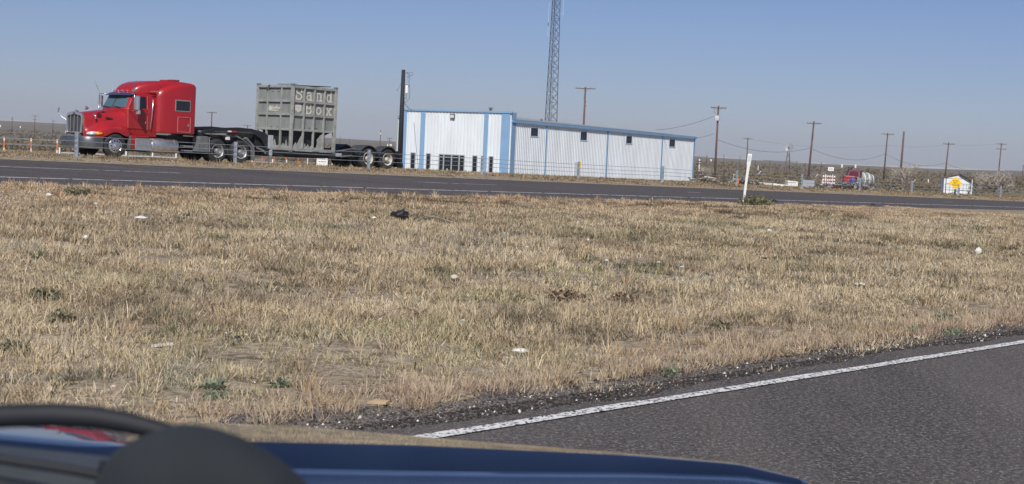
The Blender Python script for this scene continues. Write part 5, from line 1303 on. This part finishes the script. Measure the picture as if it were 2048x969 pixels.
JC = [(.30, .27, .23), (.42, .38, .32), (.16, .13, .11), (.22, .20, .18), (.50, .47, .42), (.10, .09, .08)]
pile('timber_pile', 1418, 158, 3.6, .75, 46, 'tangle of broken planks at the foot of the transformer pole', JC, 1)
pile('brush_pile', 1488, 150, 3.4, .75, 80, 'heap of weathered boards and brush behind the leaning white marker', JC + [(.32, .34, .36)] * 2, 2)
pile('scrap_heap', 1660, 165, 4.4, .55, 90, 'low heap of mixed scrap in front of the striped barricade', JC + [(.20, .22, .24)] * 2, 3)
pile('scrap_heap', 1700, 160, 5.0, .85, 150, 'larger heap of dark and grey scrap in front of the red cab', [(.22, .23, .25), (.10, .10, .11), (.35, .36, .38), (.45, .44, .42), (.28, .08, .08), (.16, .18, .16)], 4, (.2, 1.1))
pile('scrap_heap', 1770, 160, 4.0, .25, 40, 'thin scatter of scrap right of the red cab by the fence', JC, 5)
pile('branch_litter', 1800, 165, 4.0, .35, 60, 'scattered dead branches under the leafless tree beside the bare pole', [(.30, .26, .22), (.2, .17, .15), (.4, .36, .31)], 6, (.4, 1.5), (.015, .04))
def barricade():
    g = gnd(1657, 172); T = empty('barricade', g, label='striped red and white barricade with a white sign board above it', cat='barricade'); ref = T
    for x in (-.42, .42): MB().bar((x, 0, -.05), (x, 0, 1.75), .07).build('upright', WHT, T)
    for k, z in enumerate((.72, 1.1, 1.5)):
        p = MB().box((0, -.05, z), (1.55, .03, .20)).build('rail', WHT, T); 
        for i in range(6):
            x = -.66 + i * .26; MB().add([(x, -.068, z - .1), (x + .11, -.068, z - .1), (x + .17, -.068, z + .1), (x + .06, -.068, z + .1), (x, -.064, z - .1), (x + .11, -.064, z - .1), (x + .17, -.064, z + .1), (x + .06, -.064, z + .1)], [(0, 1, 2, 3), (7, 6, 5, 4), (0, 4, 5, 1), (2, 6, 7, 3)]).build('red_stripe', mat('barricade_red', (.42, .16, .13), .5), p)
    g2 = gnd(1659.5, 176); S = empty('yard_sign', g2, label='small white sign board with two grey lines of writing above the striped barricade', cat='sign')
    MB().box((0, 0, 2.42), (.70, .03, .46)).build('board', WHT, S); MB().bar((-.0, .05, 0), (0, .05, 2.3), .06).build('post', YF, S)
    for z, w_ in ((2.50, .42), (2.34, .52)): MB().box((0, -.018, z), (w_, .006, .045)).build('grey_line', MGR, S)
barricade()
def step_frame():
    g = gnd(1640, 165); T = empty('white_trestle', g, label='small white trestle left of the scrap heap', cat='trestle')
    MB().bar((0, 0, 0), (.28, 0, 1.15), .06).bar((.35, 0, 0), (.28, 0, 1.15), .05).bar((.02, 0, .45), (.34, 0, .45), .05).build('legs', WHT, T)
step_frame()
def old_cab():
    g = gnd(1701, 190); T = empty('derelict_truck', g, label='derelict red truck cab standing in the yard behind scrap heaps', cat='truck cab')
    RD = mat('faded_red_cab', (.30, .03, .035), .4, 0, .2, 3); DR = mat('dark_maroon', (.11, .02, .03), .4, 0, .2, 3)
    MB().add([(-1.05, -.6, .95), (.35, -.9, .85), (.35, -.9, 1.72), (-1.05, -.6, 1.78), (-.95, .9, .95), (.8, .9, .85), (.8, .9, 1.72), (-.95, .9, 1.78)], [(0, 1, 2, 3), (4, 7, 6, 5), (0, 4, 5, 1), (1, 5, 6, 2), (2, 6, 7, 3), (3, 7, 4, 0)]).build('hood', RD, T, bevel=.05)
    MB().add([(-.62, -.3, 1.75), (1.25, -.3, 1.62), (1.25, .9, 1.62), (-.62, .9, 1.75), (-.25, 0, 2.62), (1.35, 0, 2.48), (1.35, 1.0, 2.48), (-.25, 1.0, 2.62)], [(0, 1, 5, 4), (1, 2, 6, 5), (2, 3, 7, 6), (3, 0, 4, 7), (4, 5, 6, 7), (0, 3, 2, 1)]).build('cab', DR, T, bevel=.06)
    MB().add([(-.40, -.30, 1.90), (.80, -.30, 1.83), (.88, -.10, 2.35), (-.18, -.10, 2.42)], [(0, 1, 2, 3)]).build('windshield', mat('reddish_dark_glass', (.10, .02, .03), .15), T)
    MB().box((1.18, -.2, 1.45), (.10, .9, 1.9)).build('rear_frame', mat('rusty_dark_steel', (.06, .04, .04)), T)
    MB().bar((-.3, .2, 2.6), (-.35, .2, 3.0), .08).bar((-.9, .2, 2.75), (.25, .2, 2.95), .06).bar((-.1, .2, 2.6), (.3, .2, 3.0), .08).build('roof_bracket', BLK, T)
    for x, y in ((-.6, -.5), (1.0, -.5)): MB().lathe([(.2, -.12), (.42, -.12), (.42, .12), (.2, .12), (.2, -.12)], (x, y, .45), (0, 1, 0), 16).build('tyre', RUB, T)
    MB().box((.2, .2, .8), (2.4, .8, .2)).build('chassis', BLK, T)
    g = gnd(1704, 184); o = MB().lathe([(.001, 0), (.29, 0), (.30, .1), (.30, .85), (.27, .9), (.001, .9)], (0, 0, .55), (0, 0, 1), 14).build('blue_barrel', mat('blue_plastic', (.03, .06, .32), .4), auto=40); o.location = g; tag(o, 'blue barrel in front of the derelict red cab', 'barrel')
    # wrapped white tank behind the cab
    g = gnd(1727, 196); T2 = empty('white_tank', g, label='white ribbed round tank wrapped in sheeting behind the red cab', cat='tank')
    MB().lathe([(.3, -1.25), (.75, -1.1), (.95, -.6), (.98, 0), (.93, .6), (.72, 1.1), (.3, 1.25)], (0, 0, 1.35), (1, .3, 0), 18).build('tank_shell', mat('dirty_white_sheet', (.27, .29, .28), .8, 0, .35, 5), T2, smooth=True)
    for i in range(7):
        t = -1.05 + i * .35; r = .99 * math.sqrt(max(.3, 1 - (t / 1.6) ** 2)); MB().lathe([(r, -.05), (r + .03, 0), (r, .05)], Vector((1, .3, 0)).normalized() * t + Vector((0, 0, 1.35)), (1, .3, 0), 18).build('rib', mat('dark_rib', (.10, .11, .11), .7) if i % 2 else WHT, T2)
    MB().box((0, 0, .3), (1.5, .9, .5)).build('cradle', MGR, T2)
old_cab()
def ysign():
    Y = 104.; c = at(1911, 366.5, Y); g = gz(c.x, Y); T = empty('road_sign', (c.x, Y, g), label='yellow diamond road sign with black lettering in front of the white shed', cat='road sign')
    H = c.z - g; rz = -.30; r = .46; nn = Vector((math.sin(rz), -math.cos(rz), 0)); ux = Vector((math.cos(rz), math.sin(rz), 0)); o0 = Vector((0, 0, H))
    pts = [Vector(((r if k % 2 == 0 else 0) * (1 if k == 0 else -1), 0, 0)) for k in range(4)]
    P4 = [ux * r, Vector((0, 0, r)), -ux * r, Vector((0, 0, -r))]
    MB().add([o0 + p for p in P4] + [o0 + p - nn * .02 for p in P4], [(0, 1, 2, 3), (7, 6, 5, 4), (0, 4, 5, 1), (1, 5, 6, 2), (2, 6, 7, 3), (3, 7, 4, 0)]).build('sign_face', YEL, T)
    for i, t in enumerate(('ROAD', 'MAY', 'FLOOD')): text_mesh('lettering', t, .135, BLK, T, tuple(o0 + nn * .003 + Vector((0, 0, .155 - .155 * i))), ux, (0, 0, 1), .002, offset=.001)
    MB().box((.02, .06, H / 2 - .1), (.10, .06, H + .2)).build('post', BLK, T)
ysign()
def shed():
    g = gnd(1917, 190); T = empty('white_shed', g, label='small white gabled shed with a dark roof edge behind the yellow sign', cat='shed')
    W_ = 3.9; zl, zr, zm, xm = 2.05, 1.35, 2.55, .15
    poly = [(-W_ / 2, -.4), (W_ / 2, -.4), (W_ / 2, zr), (xm, zm), (-W_ / 2, zl)]
    R_ = Matrix.Rotation(-.10, 3, 'Z')
    MB().prism(poly, lambda x, z: R_ @ Vector((x, 0, z)), lambda x, z: R_ @ Vector((x, 2.2, z))).build('wall', mat('shed_white', (.70, .72, .74), .6, 0, .05, 2), T)
    MB().bar(R_ @ Vector((xm - .2, -.15, zm + .08)), R_ @ Vector((W_ / 2 + .35, -.15, zr - .05)), .30, .14).build('roof_edge', BLK, T)
    MB().add([R_ @ Vector(v) for v in ((-W_ / 2 - .1, -.15, zl + .03), (xm, -.15, zm + .08), (xm, 2.3, zm + .08), (-W_ / 2 - .1, 2.3, zl + .03), (W_ / 2 + .3, -.15, zr), (W_ / 2 + .3, 2.3, zr))], [(0, 1, 2, 3), (1, 4, 5, 2)]).build('roof', mat('brown_shed_roof', (.19, .12, .11), .8, 0, .2, 4), T)
    MB().box(R_ @ Vector((W_ / 2 + .05, -.3, zr - .15)), (.5, .3, .45)).build('torn_eave', BLK, T)
    # dark pipe pen in front
    g2 = gnd(1912, 181); F = empty('pipe_pen', g2, label='dark pipe pen frame standing in front of the white shed', cat='pen'); m = mat('pen_steel', (.09, .10, .11), .6, .3)
    for x in (-1.35, 1.9): MB().bar((x, 0, 0), (x, 0, 2.02 - (x + 1.35) * .02), .08).build('post', m if x < 0 else WHT, F)
    for z in (1.98, 1.35, .55): MB().bar((-1.35, 0, z), (1.9, 0, z), .06).build('rail', m, F)
    for i in range(7): MB().bar((-.85 + i * .42, 0, .1), (-.85 + i * .42, 0, 1.35), .03).build('bar', m, F)
    MB().bar((-1.35, 0, 1.98), (-.3, .4, 2.45), .06).bar((-1.2, 0, 0), (.8, -.3, .65), .06).build('brace', m, F)
shed()
def bare_tree(px, Y, H, W_, label, seed, depth=5, trunk=.13, lean=0, n0=5, thin=1.):
    rng = random.Random(seed); g = gnd(px, Y); T = empty('bare_tree', g, label=label, cat='tree', group='leafless trees in the yard'); tr = MB(); cr = MB()
    tips = []
    def grow_(p, d, L, r, k):
        q = p + d * L; mid = (p + q) / 2 + Vector((rng.gauss(0, .05), rng.gauss(0, .05), rng.gauss(0, .03))) * L
        (tr if k >= depth - 1 else cr).tube([p, mid, q], [r, r * .85, r * .7], 5 if k > 2 else 3, False)
        if k == 0: return
        n = rng.choice((2, 3, 3)) if k < depth - 1 else 3
        for i in range(n):
            nd = (d + Vector((rng.gauss(0, .48) * W_ / H, rng.gauss(0, .48), rng.gauss(.05, .25)))).normalized()
            grow_(q if i else mid, nd, L * rng.uniform(.62, .85), max(r * .64, .012), k - 1)
    for i in range(n0):
        a = math.tau * i / n0 + rng.uniform(-.3, .3); d = Vector((math.cos(a) * .65 * W_ / H + lean, math.sin(a) * .5, 1)).normalized()
        grow_(Vector((0, 0, H * .10)), d, H * .30, trunk * .55, depth)
    tr.tube([(0, 0, -.2), (0, 0, H * .12)], [trunk * 1.3, trunk], 8); tr.build('trunk', BRK, T); cr.build('crown', mat('twig_grey', (.40, .355, .30), .9, 0, .2, 8), T)
bare_tree(1806, 205, 4.1, 3.3, 'leafless tree beside the bare reddish pole', 11)
bare_tree(1989, 190, 3.7, 6.0, 'wide spreading leafless tree right of the white shed', 12, depth=5, n0=8, trunk=.2)
bare_tree(1412, 240, 2.6, 3.4, 'low leafless bush behind the broken planks next to the building', 14, depth=4, n0=6)
bush('mesquite_bush', gnd(1737, 230), .9, 3.6, LEAF, 'thin tall mesquite bush just right of the wrapped white tank', 'bush', 71, 500, .14, [(.12, .12, .07), (.17, .15, .09), (.2, .17, .11)])
bush('mesquite_bush', gnd(1945, 183), .8, 2.0, LEAF, 'grey green bush against the right side of the shed', 'bush', 72, 500, .10, [(.22, .26, .22), (.28, .32, .28), (.16, .19, .15)])
# small far features
def far_bits():
    for px, Y, py, h, lb in ((1684, 1300, 331, 5.0, 'tiny white tank far off above the red cab'), (1711, 1350, 333, 5.2, 'tiny white upright tank far off right of the first one'), (1422, 1200, 321, 4.0, 'tiny white tank far off above the transformer pole'), (41, 1400, 246, 3.5, 'tiny white tank far off at the left, near the far poles'), (1, 1400, 247, 4, 'tiny white tank on the far plain at the left border')):
        h = h * .6; p = at(px, py, Y); z = gz(p.x, Y); o = MB().lathe([(.001, 0), (h * .28, 0), (h * .28, h * .8), (.001, h)], (0, 0, 0), (0, 0, 1), 10).build('storage_tank', WHT); o.location = (p.x, Y, min(z, p.z - h * .4)); tag(o, lb, 'tank', 'tiny storage tanks on the far plain')
    for px, Y, h, lb in ((1516, 520, 1.7, 'short white post standing in the scrub left of the windmill'), (1397.5, 300, 3.4, 'black and white banded post beside the building corner'), (1856, 300, 1.3, 'short pale post in the scrub between the leafless trees')):
        g = gnd(px, Y); T = empty('marker_post', g, label=lb, cat='post'); MB().cyl((0, 0, 0), (0, 0, h), .14, n=8).build('shaft', WHT, T)
        if h > 3: 
            for z in (2.3, 2.75): MB().cyl((0, 0, z), (0, 0, z + .22), .16, n=8).build('black_band', BLK, T)
    for i, (px, Y, h) in enumerate(((1411, 260, 4.2), (1446, 480, 5), (1478, 430, 4.6), (1509, 330, 3.4), (1538, 330, 3.6), (1592, 420, 4), (1609, 380, 3.6), (1641, 400, 4), (2043, 300, 5.2), (679, 430, 5.0), (698, 450, 4.6), (643, 500, 4.5), (783, 470, 3.6))):
        g = gnd(px, Y); o = MB().bar((0, 0, 0), (.05, 0, h), .12).build('fence_pole', WOOD); o.location = g
        tag(o, 'thin dark pole standing far off in the scrub', 'pole', 'thin poles in the far scrub')
far_bits()

# ------------------------------------------------------------------ the car the picture is taken from
def own_car():
    T = empty('car', (-.2, 2.0, .0), label='dark blue car hood with black wiper, nearest the camera at the bottom edge', cat='car'); off = Vector((-.2, 2.0, 0))
    def Lc(p): return Vector(p) - off
    PAINT = bpy.data.materials.new('dark_blue_car_paint'); PAINT.use_nodes = True; b = PAINT.node_tree.nodes['Principled BSDF']
    b.inputs['Base Color'].default_value = (.004, .007, .017, 1); b.inputs['Metallic'].default_value = 0; b.inputs['Roughness'].default_value = .35; b.inputs['Specular IOR Level'].default_value = .2
    b.inputs['Coat Weight'].default_value = 1.0; b.inputs['Coat Roughness'].default_value = .035; b.inputs['Coat IOR'].default_value = 1.5
    PLA = mat('black_wiper_plastic', (.008, .010, .015), .7, 0, .2, 20); COW = mat('dark_grey_cowl_plastic', (.016, .021, .027), .9, 0, .3, 7); GRC = mat('grey_cowl_plastic', (.052, .06, .062), .6, 0, .15, 9)
    # hood: rows across the car, profile front to back; v = drop below eye per metre of distance
    ip = np.interp
    def row(X):
        Yt = 2.72 - .10 * max(0, X) - .55 * max(0, X - .30) ** 1.2; col = X / 2.65 * FPX + 1032
        vt = ip(col, [-200, 0, 350, 600, 865, 1300, 1500, 1640, 1700], [548, 560, 582, 577, 589, 604, 613, 643, 700])
        v1 = ip(col, [-200, 0, 350, 600, 865, 1300, 1500, 1640, 1700], [606, 618, 640, 616, 607, 608, 616, 646, 703])
        v2 = ip(col, [0, 600, 865, 1300, 1500, 1640, 1700], [690, 669, 660, 643, 640, 660, 715])
        def z(v, Y): return EYE - v * Y / FPX
        zt = z(vt, Yt); P_ = []
        k = ip(col, [0, 400, 580, 900, 1300, 1640], [.130, .130, .165, .165, .15, .12]); kb = ip(col, [0, 400, 580, 2000], [.0060, .0060, .002, .001])
        def solve(v, Y0, z0, sl):    # walk back with slope sl until the drop per distance is v
            d = (EYE - z0 - v * Y0 / FPX) / (sl - v / FPX); return Y0 - d, z0 + sl * d
        Y1, z1 = solve(v1, Yt, zt, k)
        Y2, z2 = solve(v2, Y1, z1, -.17)
        def pt(Y, zz): return Lc((X, Y, zz))
        drop = .10 * max(0, (abs(X + .2) - .72) / .1) ** 2
        out = [pt(Yt + .16, .32), pt(Yt + .17, .62), pt(Yt + .13, zt - .17), pt(Yt + .07, zt - .055), pt(Yt + .03, zt - .014), pt(Yt, zt)]
        for t in (.12, .3, .5, .7, .88): 
            # gently convex between lip and crease
            out.append(pt(Yt + (Y1 - Yt) * t, zt + (z1 - zt) * t + kb * 4 * t * (1 - t) * min(1, (Yt - Y1) / .3)))
        out += [pt(Y1, z1), pt(Y1 - .008, z1 - .0008), pt(Y2 + .006, z2 + .0012), pt(Y2, z2), pt(Y2 - .03, z2 + .000), pt(Y2 - .055, z2 + .003)]
        for d in (.12, .3, .55, .85): out.append(pt(Y2 - d, z2 + .004 + .15 * (d - .055) - .03 * d * d))
        return out
    xs = [-1.0, -.98, -.94, -.88] + list(np.linspace(-.8, .5, 40)) + [.53, .56, .58, .60]
    rs = [row(X) for X in xs]
    for i, X in enumerate(xs):
        e = max(0, -.90 - X) + max(0, X - .545)
        for p in rs[i]: p.z -= min(e * e * 9 + e * .3, .2)
    MB().rings(rs, False, False, closed=False).build('hood', PAINT, T, auto=14)
    for sg, X in ((-1, -1.0), (1, .60)):
        r_ = rs[0] if sg < 0 else rs[-1]; lo = [Vector((p.x + sg * .05, p.y, .30)) for p in r_]; mid = [Vector((p.x + sg * .06, p.y, min(p.z - .06, .7))) for p in r_]
        MB().rings([r_, mid, lo], False, False, closed=False).build('fender', PAINT, T, auto=30)
        wheel(T, X - sg * .08 + .2, 2.0 - 2.0, 0, 'inner') if False else None
        c = Lc((X - sg * .02, 1.95, .34)); w_ = MB().lathe([(.20, -.11), (.32, -.11), (.34, -.07), (.34, .07), (.32, .11), (.20, .11), (.19, .02), (.001, .02)], c, (sg, 0, 0), 26).build('wheel', RUB, T, auto=40)
        MB().lathe([(.205, .112), (.18, .12), (.10, .10), (.001, .10)], c, (sg, 0, 0), 20).build('rim', CHD, w_, auto=40)
    # cowl below the windshield
    cw = []
    for X, zt in ((-1.0, 1.290), (-.6, 1.290), (-.43, 1.286), (-.31, 1.279), (-.22, 1.262), (0, 1.24), (.55, 1.21)):
        cw.append([Lc((X, 1.25, zt - .10)), Lc((X, 1.22, zt - .012)), Lc((X, 1.19, zt)), Lc((X, 1.08, zt - .004)), Lc((X, 1.02, zt - .035)), Lc((X, 1.0, zt - .12))])
    MB().rings(cw, False, False, closed=False).build('cowl', GRC, T, smooth=True)
    # wiper: arm, blade and pivot cap
    wa = empty('wiper', (0, 0, 0)); wa.parent = T
    Yw = .95
    path = [(-160, 850), (-60, 838), (20, 832), (110, 830), (190, 835), (250, 845), (300, 857), (340, 868), (400, 890)]
    MB().tube([Lc(at(a, b_, Yw + .02)) for a, b_ in path], [.0078, .0080, .0082, .0082, .0080, .0076, .0070, .0062, .005], 12).build('wiper_arm', PLA, wa, smooth=True)
    MB().tube([Lc(at(a, b_, Yw + .04)) for a, b_ in ((-160, 895), (0, 919), (140, 940), (290, 968), (420, 992))], .0035, 8).build('wiper_blade', PLA, wa, smooth=True)
    MB().tube([Lc(at(a, b_, Yw + .01)) for a, b_ in ((200, 935), (240, 940), (290, 948))], [.005, .006, .005], 8).build('wiper_clip', PLA, wa, smooth=True)
    cr = []
    for px, yt in ((190, 965), (206, 935), (224, 908), (250, 888), (285, 872), (325, 858), (362, 849), (395, 850), (435, 858), (480, 873), (525, 896), (558, 918), (582, 936), (604, 956), (625, 982), (645, 1012)):
        w_ = .45 + .55 * min(1, (px - 188) / 90, (640 - px) / 90)
        cr.append([Lc(at(px, y_, Yw + dy * w_)) for y_, dy in ((1040, .05), ((yt + 1040) / 2, .055), (yt + 14, .035), (yt + 3, .018), (yt, .0), (yt + 4, -.014), (yt + 22, -.03), ((yt + 1040) / 2, -.045), (1040, -.05))])
    MB().rings(cr).build('pivot_cap', COW, wa, smooth=True)
    dk = MB()
    MB().rings([[Lc(at(px, y_, 1.0 + d)) for y_, d in ((yt, .02), (yt + 6, 0), (1060, -.03), (1060, .06))] for px, yt in ((-300, 905), (-100, 935), (0, 953), (90, 968), (200, 990))]).build('lower_trim', PLA, T, smooth=False)
own_car()

# ------------------------------------------------------------------ desert haze (closed box round everything)
def haze():
    me = MB().box((0, 3600, 40), (9000, 9000, 170)); o = me.build('haze', None, None) if False else None
    m = bpy.data.materials.new('thin_haze'); m.use_nodes = True; n = m.node_tree
    for x in list(n.nodes):
        if x.type != 'OUTPUT_MATERIAL': n.nodes.remove(x)
    v = n.nodes.new('ShaderNodeVolumePrincipled'); v.inputs['Color'].default_value = (.80, .86, .97, 1); v.inputs['Density'].default_value = HAZE_D; v.inputs['Anisotropy'].default_value = 0.0
    n.links.new(v.outputs[0], n.nodes['Material Output'].inputs['Volume'])
    o = me.build('haze', m); o['kind'] = 'stuff'; o['label'] = 'thin bluish desert haze over the plain'; return o
HAZE_D = 1.1e-4
haze()
